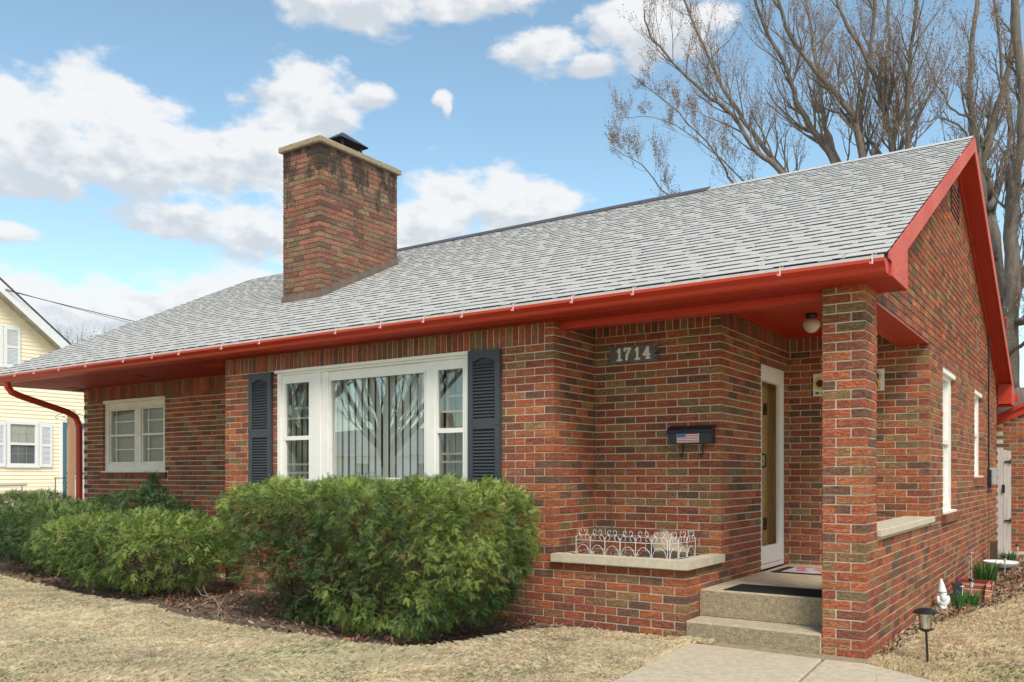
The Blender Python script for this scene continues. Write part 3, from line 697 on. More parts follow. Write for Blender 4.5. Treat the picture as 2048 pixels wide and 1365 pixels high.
# gutter
gut=MB(); gx0,gx1=RX0+.0,-1.142
prof=[(6.098,2.604),(5.995,2.604),(5.980,2.616),(5.972,2.640),(5.945,2.660),(5.930,2.670),(5.930,2.692),(5.937,2.692),(5.939,2.674),(5.950,2.665),(5.980,2.644),(5.987,2.622),(6.0,2.612),(6.090,2.612),(6.090,2.69),(6.098,2.69)]
gut.prism(prof,'x',gx0,gx1)
cp_=[(6.098,2.604),(5.995,2.604),(5.980,2.616),(5.972,2.640),(5.945,2.660),(5.930,2.670),(5.930,2.692),(6.098,2.692)]; gut.prism(cp_,'x',gx1,gx1+.004); gut.prism(cp_,'x',gx0-.004,gx0)
gutter=gut.build('gutter',M['red'],house)
clipm=MB()
clipm.box(-.004,-.006,-.03,.004,-.003,.022); clipm.box(-.004,-.006,.018,.004,.03,.022); clipm.tube([(.0,-.006,.02),(.012,-.012,.035),(.02,-.004,.022),(.008,-.01,.008)],.0022,4); clipm.tube([(.0,-.006,-.02),(-.010,-.014,-.03),(-.014,-.006,-.016)],.0022,4)
cme=clipm.mesh('gutter_clip',M['pinkclip'])
for u in (90,202,348,505,725,893,1050,1300):
    X=(u/2048*700)  # zoomed strip positions -> photo px
    a=X-1024; k=5.93/(SN*a+CS*1713); x=(CS*a-SN*1713)*k
    o=bpy.data.objects.new('gutter_clip',cme); COL.objects.link(o); o.location=(x,5.930,2.692); o.scale=(1.35,1.35,1.35); setp(o,gutter); o['label']='clear plastic cable clip on the gutter rim'
for u in (520,672,762,848,925,1027,1145,1267,1560,1745):
    a=u-1024; k=5.93/(SN*a+CS*1713); x=(CS*a-SN*1713)*k
    o=bpy.data.objects.new('gutter_clip',cme); COL.objects.link(o); o.location=(x,5.930,2.692); o.scale=(1.2,1.2,1.2); setp(o,gutter); o['label']='clear plastic cable clip on the gutter rim'
for x in (-12.2,-8.3,-4.6):
    B=MB(); B.prism([(y-.0015 if y<6.0 else y,z-.001 if z<2.63 else z+.001) for y,z in prof],'x',x,x+.012); B.build('gutter_seam',M['red'],gutter)
ds=MB(); ds.tube([(-12.87,6.03,2.63),(-12.87,6.04,2.55),(-12.875,6.10,2.47),(-12.89,6.25,2.42),(-12.95,6.95,2.24),(-12.945,7.07,2.17),(-12.94,7.12,2.05),(-12.94,7.125,.05)],.047,8)
o=ds.build('downspout',M['red'],house)
# ---------------------------------------------------------------- windows
def bar(B,x0,x1,z0,z1,y0,y1): B.box(x0,y0,z0,x1,y1,z1)
def frame(B,x0,x1,z0,z1,y0,y1,w,wt=None,wb=None):
    wt=wt or w; wb=wb or w
    B.box(x0,y0,z0,x0+w,y1,z1); B.box(x1-w,y0,z0,x1,y1,z1); B.box(x0+w,y0,z1-wt,x1-w,y1,z1); B.box(x0+w,y0,z0,x1-w,y1,z0+wb)
wx0,wx1,wz0,wz1=WIN
B=MB(); frame(B,wx0,wx1,wz0,wz1,6.275,6.42,.06,.055,.07)
B.box(wx0-.028,6.255,wz1-.03,wx1+.02,6.30,wz1+.004)      # head flashing lip
B.box(-6.86,6.285,wz0+.07,-6.62,6.42,wz1-.055); B.box(-5.295,6.285,wz0+.07,-5.184,6.42,wz1-.055)
B.box(-6.80,6.272,wz0+.07,-6.72,6.285,wz1-.055)
bigw=B.build('picture_window',M['white'],house,label='wide white framed picture window with flanking sashes'); bevel(bigw,.004,1)
B=MB(); frame(B,-6.62,-5.295,wz0+.07,wz1-.055,6.30,6.345,.016,.085,.06); B.build('frame',M['white'],bigw)
B=MB(); frame(B,-6.609,-5.306,wz0+.13,wz1-.125,6.293,6.3005,.016,.03); B.build('stop_moulding',M['white'],bigw)
bx('glass',M['glass'],bigw,-6.60,6.325,wz0+.12,-5.31,6.329,2.285)
for (a,b_,rail,bars) in ((-7.34,-6.86,1.68,(1.895,1.398,1.307)),(-5.184,-4.825,1.70,(1.88,1.481,1.406))):
    B=MB(); frame(B,a,b_,wz0+.07,wz1-.055,6.29,6.335,.055 if a<-6 else .03,.09,.06); B.box(a+.02,6.288,rail-.022,b_-.02,6.33,rail+.022); B.build('sash',M['white'],bigw)
    bx('glass',M['glass_side'],bigw,a+.03,6.312,wz0+.1,b_-.02,6.315,2.30)
    for z in bars: bx('sash_bar',M['white'],bigw,a+.05,6.318,z-.010,b_-.03,6.334,z+.010)
    bx('sash_bar',M['white_old'],bigw,a+.09,6.365,(2.007 if a<-6 else 2.03)-.012,b_-.03,6.385,(2.007 if a<-6 else 2.03)+.012)
    B=MB(); frame(B,a+.075,b_-.01,wz0+.1,2.29,6.365,6.395,.022); B.build('inner_sash',M['white_old'],bigw)
# vertical blinds
sm=MB(); sm.box(-.044,-.0008,0,.044,.0008,1.17); sme=sm.mesh('blind_slat',M['blind'])
def slats(x0,x1,n,rz,y,parent):
    for i in range(n):
        o=bpy.data.objects.new('blind_slat',sme); COL.objects.link(o); o.location=(x0+(x1-x0)*(i+.5)/n,y+random.uniform(-.003,.003),wz0+.10); o.rotation_euler=(0,0,rz+random.uniform(-.08,.08)); setp(o,parent)
slats(-6.66,-5.25,15,R(-12),6.44,bigw)
slats(-7.32,-6.88,5,R(-10),6.48,bigw); slats(-5.17,-4.84,4,R(-10),6.48,bigw)
bx('blind_rail',M['white'],bigw,-7.36,6.45,2.29,-4.80,6.53,2.34)
# room behind
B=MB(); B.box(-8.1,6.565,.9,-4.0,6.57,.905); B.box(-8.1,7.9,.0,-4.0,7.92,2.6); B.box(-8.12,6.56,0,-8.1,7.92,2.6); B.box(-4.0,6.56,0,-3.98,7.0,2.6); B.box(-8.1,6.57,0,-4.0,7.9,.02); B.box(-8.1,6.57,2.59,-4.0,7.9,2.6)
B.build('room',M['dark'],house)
# brick sill under the picture window
# shutters
def shutter(x0,x1,z0,z1,y):
    B=MB(); d=.034
    w=(x1-x0)*.155; zm=z0+(z1-z0)*.475
    B.box(x0,y-d,z0,x0+w,y,z1); B.box(x1-w,y-d,z0,x1,y,z1)
    B.box(x0+w,y-d+.002,z0,x1-w,y,z0+.06); B.box(x0+w,y-d+.002,zm-.04,x1-w,y,zm+.045)
    # arched head
    n=10; pts=[]; zt0=z1-.105; 
    for i in range(n+1):
        t=i/n; pts.append((x0+w+(x1-x0-2*w)*t, zt0+.032*max(0,math.sin(math.pi*t))**1.4))
    B.prism([(x1-w,z1),(x0+w,z1)]+pts,'y',y-d+.002,y)
    s=B.build('shutter',M['shutter'],house)
    B=MB()
    for (a,b_) in ((z0+.06,zm-.04),(zm+.045,z1-.09)):
        n=int((b_-a)/.0285)
        for i in range(n+1):
            z=a+i*(b_-a)/n
            if z+.02>z1-.085: continue
            B.add([(x0+w-.002,y-d+.008,z),(x1-w+.002,y-d+.008,z),(x1-w+.002,y-.004,z+.024),(x0+w-.002,y-.004,z+.024),(x0+w-.002,y-d+.008,z-.005),(x1-w+.002,y-d+.008,z-.005)],[(0,1,2,3),(4,5,1,0)])
    B.box(x0+w,y-.006,z0+.05,x1-w,y,z1-.06)
    B.build('louvers',M['shutter'],s,kind='stuff',label='thin louvers of the shutter')
    for (sx,sz) in ((x0+w/2,z1-.06),(x1-w/2,z1-.06),(x0+w/2,zm),(x1-w/2,zm)):
        B=MB(); B.lathe([(.009,0),(.008,.004),(.004,.007)],n=8); o=B.build('screw',M['shutter'],s); o.location=(sx,y-d-.0,sz); o.rotation_euler=(R(90),0,0)
    return s
shutter(-7.835,-7.465,1.13,2.41,YF-.008); shutter(-4.758,-4.400,1.13,2.415,YF-.008)
# bedroom window
a0,a1,z0,z1=WL; yw=YB+.05
B=MB(); frame(B,a0,a1,z0,z1,yw-.01,yw+.1,.10,.135,.13); B.box(-11.66,yw-.01,z0+.13,-11.50,yw+.1,z1-.135); B.box(a0-.02,yw-.05,z0-.012,a1+.015,yw+.05,z0+.018); B.box(a0-.0,yw-.045,z1-.05,a1,yw,z1-.002)
lw=B.build('window',M['white_old'],house,label='paired double hung window in the recessed wall'); bevel(lw,.004,1)
for (x0,x1) in ((a0+.10,-11.66),(-11.50,a1-.10)):
    B=MB(); frame(B,x0,x1,z0+.13,z1-.135,yw+.012,yw+.05,.024); B.box(x0,yw+.006,1.857,x1,yw+.05,1.890); B.build('sash',M['white_old'],lw)
    bx('glass',M['glass_clear'],lw,x0,yw+.03,z0+.12,x1,yw+.033,z1-.12)
    for zz in (2.08,1.663): bx('sash_bar',M['white_old'],lw,x0+.05,yw+.05,zz-.009,x1,yw+.06,zz+.009)
    bx('sash_bar',M['white_old'],lw,x0+.085,yw+.052,z0+.14,x0+.105,yw+.064,z1-.14)
    B=MB()
    for i in range(42):
        zz=z0+.13+i*.0198
        B.add([(x0+.0,yw+.085,zz),(x1,yw+.085,zz),(x1,yw+.095,zz+.017),(x0+.0,yw+.095,zz+.017)],[(0,1,2,3)])
    B.build('mini_blind',M['miniblind'],lw,kind='stuff',label='closed tan mini blind')
    bx('shade',M['miniblind'],lw,x0-.03,yw+.10,z0+.05,x1+.03,yw+.11,z1-.05)
# side wall windows
for (a,b_,z0,z1) in (W1,W2):
    B=MB(); xo=XS-.052
    B.box(xo-.05,a,z0,xo,a+.075,z1); B.box(xo-.05,b_-.075,z0,xo,b_,z1); B.box(xo-.05,a+.075,z1-.09,xo,b_-.075,z1); B.box(xo-.05,a+.075,z0,xo,b_-.075,z0+.10); zm=(z0+z1)/2; B.box(xo-.03,a+.07,zm-.025,xo+.006,b_-.07,zm+.025)
    B.box(xo-.05,b_-.23,z0+.05,xo+.004,b_-.07,z1-.05); B.box(xo,a,z1-.05,XS-.006,b_,z1-.004); B.box(xo,a,z0-.004,XS+.01,b_,z0+.02)
    w=B.build('window',M['white'],house,label='narrow looking white window in the side wall'); 
    bx('glass',M['glass'],w,xo-.03,a+.06,z0+.05,xo-.027,b_-.06,z1-.05)
    B=MB(); B.box(xo-.4,a-.1,z0-.1,xo-.39,b_+.1,z1+.1); B.box(xo-.09,a+.02,z0+.02,xo-.085,b_-.02,z1-.02); B.build('shade',M['miniblind'],w)
# gable louver vent and small vent
B=MB(); B.box(XS-.10,10.45,4.18,XS-.05,11.05,4.56); B.box(XS-.02,10.42,4.17,XS+.012,10.46,4.58); B.box(XS-.02,11.04,4.17,XS+.012,11.08,4.58); gv=B.build('gable_vent',M['dark'],house)
for i in range(6):
    B=MB(); z=4.20+i*.062
    B.add([(XS+.008,10.46,z),(XS+.008,11.04,z),(XS-.03,11.04,z+.035),(XS-.03,10.46,z+.035),(XS+.008,10.46,z-.012),(XS+.008,11.04,z-.012)],[(0,1,2,3),(4,5,1,0)]); B.build('vent_slat',M['red_rake'],gv)
B=MB(); B.box(XS-.08,12.84,2.98,XS-.03,13.18,3.16); v2=B.build('wall_vent',M['dark'],house)
for i in range(1,4): bx('vent_slat',M['brick'] if False else M['sidebrick'],v2,XS-.03,12.84+i*.085-.012,2.98,XS-.006,12.84+i*.085+.012,3.16)
# ---------------------------------------------------------------- door
xo=XD-.05; ya,yb,za,zb2=8.085,8.93,.362,2.38
def yframe(B,x0,x1,y0,y1,z0,z1,w,wt,wb):
    B.box(x0,y0,z0,x1,y0+w,z1); B.box(x0,y1-w,z0,x1,y1,z1); B.box(x0,y0+w,z1-wt,x1,y1-w,z1); B.box(x0,y0+w,z0,x1,y1-w,z0+wb)
B=MB(); yframe(B,xo-.05,xo+.012,ya,yb,za,zb2,.045,.05,.045); df=B.build('door',M['white'],house,label='white framed full glass storm door'); bevel(df,.003,1)
B=MB(); yframe(B,xo-.035,xo+.018,ya+.045,yb-.045,za+.05,zb2-.05,.075,.13,.17); o=B.build('storm_door_frame',M['white'],df); bevel(o,.004,1)
bx('glass',M['glass_clear'],df,xo-.012,ya+.11,za+.2,xo-.009,yb-.11,zb2-.17)
xi=xo-.14
B=MB(); B.box(xi-.04,ya+.03,za,xi,yb-.02,zb2); 
wd_=B.build('inner_door',M['wood'],df)  # closed panel stands in for the open door and lit hall
for (q0,q1,r0,r1) in ((ya+.12,yb-.12,za+.2,za+.85),(ya+.12,yb-.12,za+1.0,zb2-.2)):
    B=MB(); yframe(B,xi,xi+.014,q0,q1,r0,r1,.03,.03,.03); B.build('panel_moulding',M['wood'],df)
B=MB(); B.box(xo-.14,ya-.0,za,xo-.05,ya+.03,zb2); B.box(xo-.14,yb-.02,za,xo-.05,yb,zb2); B.build('door_jamb',M['wood'],df)
for z in (za+.42,zb2-.42):
    bx('hinge',M['black'],df,xi,yb-.20,z-.06,xi+.02,yb-.14,z+.06)
B=MB(); B.tube([(xo+.05,ya+.13,za+1.0),(xo+.055,ya+.13,za+1.05),(xo+.05,ya+.13,za+1.12)],.009,6); B.tube([(xo+.01,ya+.13,za+1.0),(xo+.05,ya+.13,za+1.0)],.008,6); B.tube([(xo+.01,ya+.13,za+1.12),(xo+.05,ya+.13,za+1.12)],.008,6); B.build('handle',M['black'],df)
B=MB()
for i in range(26):
    z=za+.55+i*.05; B.tube([(xi+.05,8.42,z),(xi+.05+random.uniform(-.02,.03),8.42+random.uniform(-.10,.10)*(1 if 8<i<15 else .25),z+random.uniform(-.06,.08))],.004,4)
B.tube([(xi+.045,8.42,za+.4),(xi+.05,8.43,za+1.0),(xi+.045,8.42,zb2-.42)],.009,5)
door_dec=tag(B.build('twig_wreath',M['rustwire']),'dark twig garland hanging inside the glass storm door','garland')
# side unlit hall behind door frame
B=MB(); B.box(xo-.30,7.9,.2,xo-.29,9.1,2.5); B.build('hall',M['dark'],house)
# ---------------------------------------------------------------- porch
B=MB(); B.box(XD-.0,6.567,-.1,XP0+.01,9.0,.362); B.box(XP0+.01,6.66,-.1,XS-.19,9.0,.3615); po=B.build('porch_floor',M['concrete'],house); bevel(po,.012,2)
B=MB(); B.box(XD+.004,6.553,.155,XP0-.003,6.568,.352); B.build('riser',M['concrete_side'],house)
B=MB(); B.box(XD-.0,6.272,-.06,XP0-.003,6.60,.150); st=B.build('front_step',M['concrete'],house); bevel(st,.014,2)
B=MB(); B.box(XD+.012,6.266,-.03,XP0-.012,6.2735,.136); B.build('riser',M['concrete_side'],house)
# low wall cap
B=MB(); B.box(XS-.225,6.662,.828,XS+.035,9.12,.885); o=B.build('wall_cap',M['cap'],house); bevel(o,.006,1)
# planter cap and soil
B=MB(); B.box(XM+.002,6.225,.545,-2.61,6.36,.612); B.box(-2.745,6.36,.545,-2.61,7.02,.612); o=B.build('planter_cap',M['cap'],house); 
B=MB(); B.box(XM+.0,6.355,.3,-2.74,YC,.588); so2=B.build('planter_soil',M['soil'],house)
# ================================================================== small things on the house
# number plaque
pl=thing('house_number_sign','dark slate board with jagged ends and cream numerals hung on the porch wall','sign',(-3.466,YC-.02,2.30))
sx0,sx1,sz0,sz1=-3.726,-3.206,2.300,2.452
def jag(x,d,n,z0,z1):
    pts=[]
    for i in range(n):
        pts.append((x+d*0,z0+(z1-z0)*i/n)); pts.append((x-d,z0+(z1-z0)*(i+.55)/n))
    return pts
right=[(sx1,sz0),(sx1-.05,sz0+.025),(sx1-.0,sz0+.05),(sx1-.055,sz0+.062),(sx1-.005,sz0+.10),(sx1-.05,sz0+.108),(sx1,sz1)]
left=[(sx0,sz1),(sx0+.05,sz1-.03),(sx0+.005,sz1-.052),(sx0+.05,sz1-.072),(sx0+.0,sz1-.098),(sx0+.045,sz1-.115),(sx0,sz0)]
B=MB(); B.prism(right+left,'y',YC-.030,YC-.010); B.build('board',M['plaque'],pl)
def stroke(B,pts,w=.0105):
    for (a,b_) in zip(pts,pts[1:]):
        dx,dz=b_[0]-a[0],b_[1]-a[1]; L=math.hypot(dx,dz); nx,nz=-dz/L*w,dx/L*w; ex,ez=dx/L*w*.6,dz/L*w*.6
        B.prism([(a[0]+nx-ex,a[1]+nz-ez),(a[0]-nx-ex,a[1]-nz-ez),(b_[0]-nx+ex,b_[1]-nz+ez),(b_[0]+nx+ex,b_[1]+nz+ez)],'y',YC-.040-random.uniform(0,.0008),YC-.029)
def digit(ch,x,z):
    B=MB(); h=.098; w=.055
    if ch=='1': stroke(B,[(x+w*.5,z),(x+w*.5,z+h)]); stroke(B,[(x+w*.12,z),(x+w*.88,z)],.009); stroke(B,[(x+w*.5,z+h),(x+w*.15,z+h*.78)],.008)
    if ch=='7': stroke(B,[(x,z+h),(x+w,z+h)]); stroke(B,[(x+w,z+h),(x+w*.45,z+h*.45),(x+w*.35,z)]); stroke(B,[(x,z+h),(x,z+h*.8)],.008)
    if ch=='4': stroke(B,[(x+w*.72,z),(x+w*.72,z+h)]); stroke(B,[(x+w*.72,z+h),(x,z+h*.32)],.009); stroke(B,[(x,z+h*.32),(x+w*1.1,z+h*.32)],.009); stroke(B,[(x+w*.45,z),(x+w*1.05,z)],.008)
    B.build('numeral',M['cream'],pl)
for chx,x in zip('1714',(-3.625,-3.545,-3.445,-3.355)): digit(chx,x,2.328)
# mailbox
mb=thing('mailbox','black wall mounted mailbox with a small flag plate on its front','mailbox',(-2.893,YC-.06,1.54))
B=MB(); B.prism([(YC-.012,1.548),(YC-.012,1.70),(YC-.05,1.695),(YC-.105,1.662),(YC-.112,1.65),(YC-.112,1.552)],'x',-3.085,-2.70); o=B.build('body',M['black'],mb)
B=MB(); B.prism([(YC-.008,1.705),(YC-.008,1.712),(YC-.05,1.704),(YC-.112,1.670),(YC-.122,1.640),(YC-.118,1.638),(YC-.108,1.662),(YC-.05,1.697)],'x',-3.10,-2.685); B.build('lid',M['black'],mb)
for x in (-2.985,-2.80):
    B=MB(); B.tube([(x,YC-.02,1.55),(x,YC-.03,1.47),(x,YC-.045,1.44),(x,YC-.075,1.44),(x,YC-.085,1.47)],.0065,6); B.build('newspaper_hook',M['black'],mb)
fx0,fx1,fz0,fz1=-3.000,-2.805,1.562,1.652; yf=YC-.113
B=MB(); B.box(fx0-.003,yf-.002,fz0-.003,fx1+.003,yf,fz1+.003); fp=B.build('flag_plate',M['white'],mb)
sh=(fz1-fz0)/13
for i in range(0,13,2):
    z=fz0+i*sh; x0=fx0 if i<6 else fx0+.4*(fx1-fx0)
    bx('stripe',M['fred'],fp,x0,yf-.0032,z,fx1,yf-.002,z+sh)
bx('canton',M['fblue'],fp,fx0,yf-.0034,fz0+6*sh,fx0+.4*(fx1-fx0),yf-.002,fz1)
B=MB()
for r in range(5):
    for c in range(6): B.box(fx0+.006+c*.0122,yf-.0042,fz0+6*sh+.006+r*.0088,fx0+.0095+c*.0122,yf-.0036,fz0+6*sh+.0095+r*.0088)
B.build('stars',M['white'],fp,kind='stuff')
# porch light
lt=thing('porch_light','frosted schoolhouse globe light under the red porch ceiling','ceiling light',(-2.13,7.9,2.735))
B=MB(); B.lathe([(.05,0),(.055,-.012),(.048,-.035),(.04,-.05)],(-2.13,7.9,2.735),16); B.build('base',M['black'],lt,smooth=False)
B=MB(); B.lathe([(.045,-.045),(.07,-.065),(.078,-.09),(.072,-.12),(.05,-.15),(.025,-.168),(.008,-.172)],(-2.13,7.9,2.735),18); B.build('globe',M['bulbglass'],lt,smooth=True)
# sunflower plaques
def plaque(x0,x1,z0,z1,label,fl):
    t=thing('sunflower_plaque',label,'wall plaque',((x0+x1)/2,YD,z0),'sunflower plaques on the porch back wall'); y=YD-.012
    B=MB(); B.box(x0,y-.008,z0,x1,YD-.002,z1); B.build('panel',M['white'],t)
    for (cx,cz,r) in fl:
        B=MB(); n=16
        for i in range(n):
            a=2*math.pi*i/n; 
            B.add([(cx+.45*r*math.cos(a-.15),y-.0105,cz+.45*r*math.sin(a-.15)),(cx+.45*r*math.cos(a+.15),y-.0105,cz+.45*r*math.sin(a+.15)),(cx+.75*r*math.cos(a+.13),y-.0125,cz+.75*r*math.sin(a+.13)),(cx+r*math.cos(a),y-.0115,cz+r*math.sin(a)),(cx+.75*r*math.cos(a-.13),y-.0125,cz+.75*r*math.sin(a-.13))],[(0,4,3,2,1)])
        f=B.build('petals',M['yellow'],t)
        B=MB(); B.prism([(cx+.48*r*math.cos(k*.449),cz+.48*r*math.sin(k*.449)) for k in range(14)],'y',y-.016,y-.009); B.build('flower_centre',M['brown'],t)
    cx,cz,r=fl[-1]
    B=MB()
    for q in (-1,1): B.add([(cx,y-.0095,z0+.03),(cx+q*.02,y-.0095,z0+.012),(cx+q*.055,y-.0098,z0+.02),(cx+q*.04,y-.0095,z0+.045)],[(0,1,2,3) if q>0 else (3,2,1,0)])
    B.build('leaf',M['green'],t)
plaque(-2.405,-2.215,2.09,2.315,'white plaque with one reddish sunflower, left of the brick pillar',[(-2.335,2.215,.078)])
plaque(-1.925,-1.727,2.112,2.325,'white plaque with two yellow sunflowers, right of the brick pillar',[(-1.80,2.255,.062),(-1.815,2.165,.068)])
# mats
def matt(x0,x1,y0,y1,z,label,name='door_mat'):
    B=MB(); B.box(x0,y0,z,x1,y1,z+.007); o=B.build(name,M['rubber']); return tag(o,label,'door mat')
m1=thing('door_mat','black ribbed rubber mat at the edge of the porch floor','door mat',(-2.1,6.75,.362))
B=MB(); B.box(-2.47,6.60,.3625,-1.70,7.03,.368); B.build('mat_base',M['rubber'],m1)
B=MB()
for i in range(34):
    x=-2.455+i*.0222; B.box(x,6.615,.368,x+.010,7.015,.3715)
B.build('ribs',M['rubber'],m1,kind='stuff')
m2=thing('door_mat','small black bordered mat with a grey and red floral centre before the door','door mat',(-2.3,8.35,.362))
B=MB(); B.box(-2.555,8.07,.3625,-1.90,8.62,.369); B.build('border',M['rubber'],m2)
B=MB(); B.box(-2.47,8.13,.369,-1.98,8.56,.3715); B.build('floral_field',mat('mat_field',(.46,.48,.50),.9,.2,30,col2=(.48,.30,.30)),m2)
B=MB()
for (cx,cy) in ((-2.33,8.30),(-2.2,8.42),(-2.1,8.27),(-2.38,8.46)):
    for i in range(5):
        a=i*1.256; B.prism([(cx+.035*math.cos(a)+.022*math.cos(k*1.05),cy+.035*math.sin(a)+.022*math.sin(k*1.05)) for k in range(6)],'z',.3715,.3725+.0004*i)
B.build('flowers',mat('mat_red',(.50,.06,.07),.9),m2,kind='stuff')
# planter contents
def wirepanel(p0,p1,label):
    t=thing('border_fence',label,'garden fence',(p0[0],p0[1],.59),'white wire border fence in the raised planter')
    d=Vector((p1[0]-p0[0],p1[1]-p0[1],0)); L=d.length; d.normalize(); w=L/3
    def P(s,z): return (p0[0]+d.x*s,p0[1]+d.y*s,.59+z)
    for i in range(4):
        B=MB(); B.tube([P(i*w,-.02),P(i*w,.165)],.0024,5); B.build('post',M['wire'],t)
    B=MB(); B.tube([P(0,.135),P(L,.135)],.0019,5); B.tube([P(0,.012),P(L,.012)],.0017,5); B.build('rail',M['wire'],t)
    for i in range(3):
        B=MB(); B.tube([P(i*w+w*.06+w*.88*(.5-.5*math.cos(a)),.012+.085*math.sin(a)) for a in [math.pi*k/10 for k in range(11)]],.0019,5); B.build('arch',M['wire'],t)
        B=MB()
        for q in (-1,1):
            c=i*w+w*.5
            pts=[]
            for k in range(15):   # lower scroll
                a=math.pi*(-.1)+k*.36; r=.030*(1-k/22)
                pts.append(P(c+q*(w*.5-.034+r*math.cos(a)*.9),.160+r*math.sin(a)))
            B.tube(pts,.0018,4)
            pts=[]
            for k in range(15):   # upper scroll
                a=math.pi*1.5-k*.36; r=.026*(1-k/22)
                pts.append(P(c+q*(.024-r*math.cos(a)*.9),.212+r*math.sin(a)))
            B.tube(pts,.0018,4)
            B.tube([P(c,.180),P(c+q*.02,.183),P(c+q*.045,.19)],.0018,4)
        B.build('scroll',M['wire'],t)
wirepanel((-3.72,6.42),(-3.29,6.40),'white scrolled wire fence panel at the left end of the raised planter')
wirepanel((-3.28,6.39),(-2.86,6.40),'white scrolled wire fence panel in the middle of the raised planter')
wirepanel((-2.845,6.41),(-2.80,6.83),'white scrolled wire fence panel turning back beside the tan rock')
def rock(name,c,s,seed,m,label,cat='rock'):
    bm=bmesh.new(); bmesh.ops.create_icosphere(bm,subdivisions=3,radius=1); rr=random.Random(seed)
    pl_=[(Vector((rr.uniform(-1,1),rr.uniform(-1,1),rr.uniform(-.6,1))).normalized(),rr.uniform(.5,.8)) for _ in range(8)]
    for v in bm.verts:
        for n_,dd in pl_:
            q=v.co.dot(n_)
            if q>dd: v.co-=n_*(q-dd)
        v.co+=Vector((rr.uniform(-1,1),rr.uniform(-1,1),rr.uniform(-1,1)))*.012
        v.co=Vector((v.co.x*s[0],v.co.y*s[1],v.co.z*s[2]))
    me=bpy.data.meshes.new(name); bm.to_mesh(me); bm.free(); me.materials.append(m)
    o=bpy.data.objects.new(name,me); COL.objects.link(o); o.location=c; PW[o.name]=Matrix.Translation(c); return tag(o,label,cat)
rock('boulder',(-3.0,6.74,.68),(.20,.13,.15),5,M['stone'],'tan faceted rock standing in the raised planter behind the wire fence')
rock('pebble',(-3.66,6.30,.625),(.028,.022,.018),8,M['stone'],'small pale pebble on the left end of the planter ledge','stone')
B=MB(); B.tube([(-3.655,6.95,.58),(-3.65,6.95,1.33),(-3.645,6.95,1.385),(-3.63,6.95,1.405),(-3.612,6.95,1.395),(-3.606,6.95,1.37)],.0045,6)
tag(B.build('shepherd_hook',M['rustwire']),'thin dark metal hook rod standing against the porch wall in the planter','garden hook')
# solar path light
def path_light(loc,h,label,big=True,tilt=0,grp='solar lights by the side wall'):
    t=thing('solar_light',label,'garden light',(0,0,0),None if big else grp)
    B=MB()
    if big:
        B.lathe([(.008,-.05),(.008,.225)],n=8); B.build('stake',M['black'],t)
        B=MB(); B.lathe([(.020,.215),(.045,.228),(.047,.236),(.020,.238)],n=18); B.build('collar',M['black'],t)
        B=MB(); B.lathe([(.040,.237),(.046,.30),(.050,.345)],n=24); B.build('lens',M['lens'],t)
        B=MB(); B.lathe([(.022,.238),(.026,.30),(.020,.345)],n=10); B.build('bulb',M['bulbglass'],t)
        B=MB(); B.lathe([(.078,.342),(.080,.350),(.066,.362),(.045,.372),(.012,.378)],n=28); B.build('cap',M['black'],t)
        for q in (0,2.1,4.2):
            B=MB(); B.tube([(.046*math.cos(q),.046*math.sin(q),.232),(.057*math.cos(q),.057*math.sin(q),.26),(.058*math.cos(q),.058*math.sin(q),.345)],.0025,4); B.build('guard_wire',M['black'],t)
    else:
        B.lathe([(.006,-.03),(.006,.17)],n=8); B.build('stake',M['grey'],t)
        B=MB(); B.lathe([(.013,.165),(.022,.225)],n=12); B.build('lens',M['bulbglass'],t)
        B=MB(); B.lathe([(.030,.224),(.031,.238),(.024,.25),(.004,.253)],n=14); B.build('cap',M['black'],t)
    t.location=loc; t.rotation_euler=(R(tilt),R(-2.5 if big else 1),0); return t
path_light((-.955,6.41,0),.37,'black mushroom topped solar light on a stake in the dry lawn',True,0)
path_light((-1.04,9.62,0),.25,'slim grey solar light in front of the red terracotta box',False)
path_light((-.985,12.65,0),.25,'slim dark solar light in front of the white bowl',False,3)
path_light((-.99,14.75,0),.25,'farthest slim solar light, near the white gate',False,-2)
# gnome
gn=thing('garden_gnome','white plaster garden gnome standing against the brick side wall','statue',(-1.225,9.14,0))
bm=bmesh.new()
def blob(c,r,sub=2):
    q=bmesh.ops.create_icosphere(bm,subdivisions=sub,radius=1)
    for v in q['verts']: v.co=Vector((v.co.x*r[0]+c[0],v.co.y*r[1]+c[1],v.co.z*r[2]+c[2]))
blob((0,0,.065),(.050,.044,.062)); blob((0,0,.135),(.036,.034,.036)); blob((0,-.030,.105),(.030,.024,.045)); blob((.0,-.040,.140),(.009,.009,.009))
blob((-.045,-.012,.085),(.016,.018,.042)); blob((.045,-.012,.085),(.016,.018,.042)); blob((-.022,-.018,.012),(.020,.032,.014)); blob((.022,-.018,.012),(.020,.032,.014)); blob((-.013,-.033,.152),(.005,.004,.005)); blob((.013,-.033,.152),(.005,.004,.005))
blob((-.036,0,.14),(.008,.008,.012)); blob((.036,0,.14),(.008,.008,.012)); blob((0,-.0,.006),(.060,.052,.010))
me=bpy.data.meshes.new('figure'); bm.to_mesh(me); bm.free(); me.materials.append(M['plaster'])
o=bpy.data.objects.new('figure',me); COL.objects.link(o); o.parent=gn
rm=o.modifiers.new('r','REMESH'); rm.mode='VOXEL'; rm.voxel_size=.0045; rm.use_smooth_shade=True
B=MB(); B.lathe([(.040,.155),(.038,.17),(.030,.20),(.022,.235),(.012,.268),(.004,.288)],(0,0,0),16); hat=B.build('hat',M['plaster'],None,smooth=True); hat.parent=gn
gn.rotation_euler=(0,R(-4),R(25)); gn.scale=(1.05,1.05,1.0)
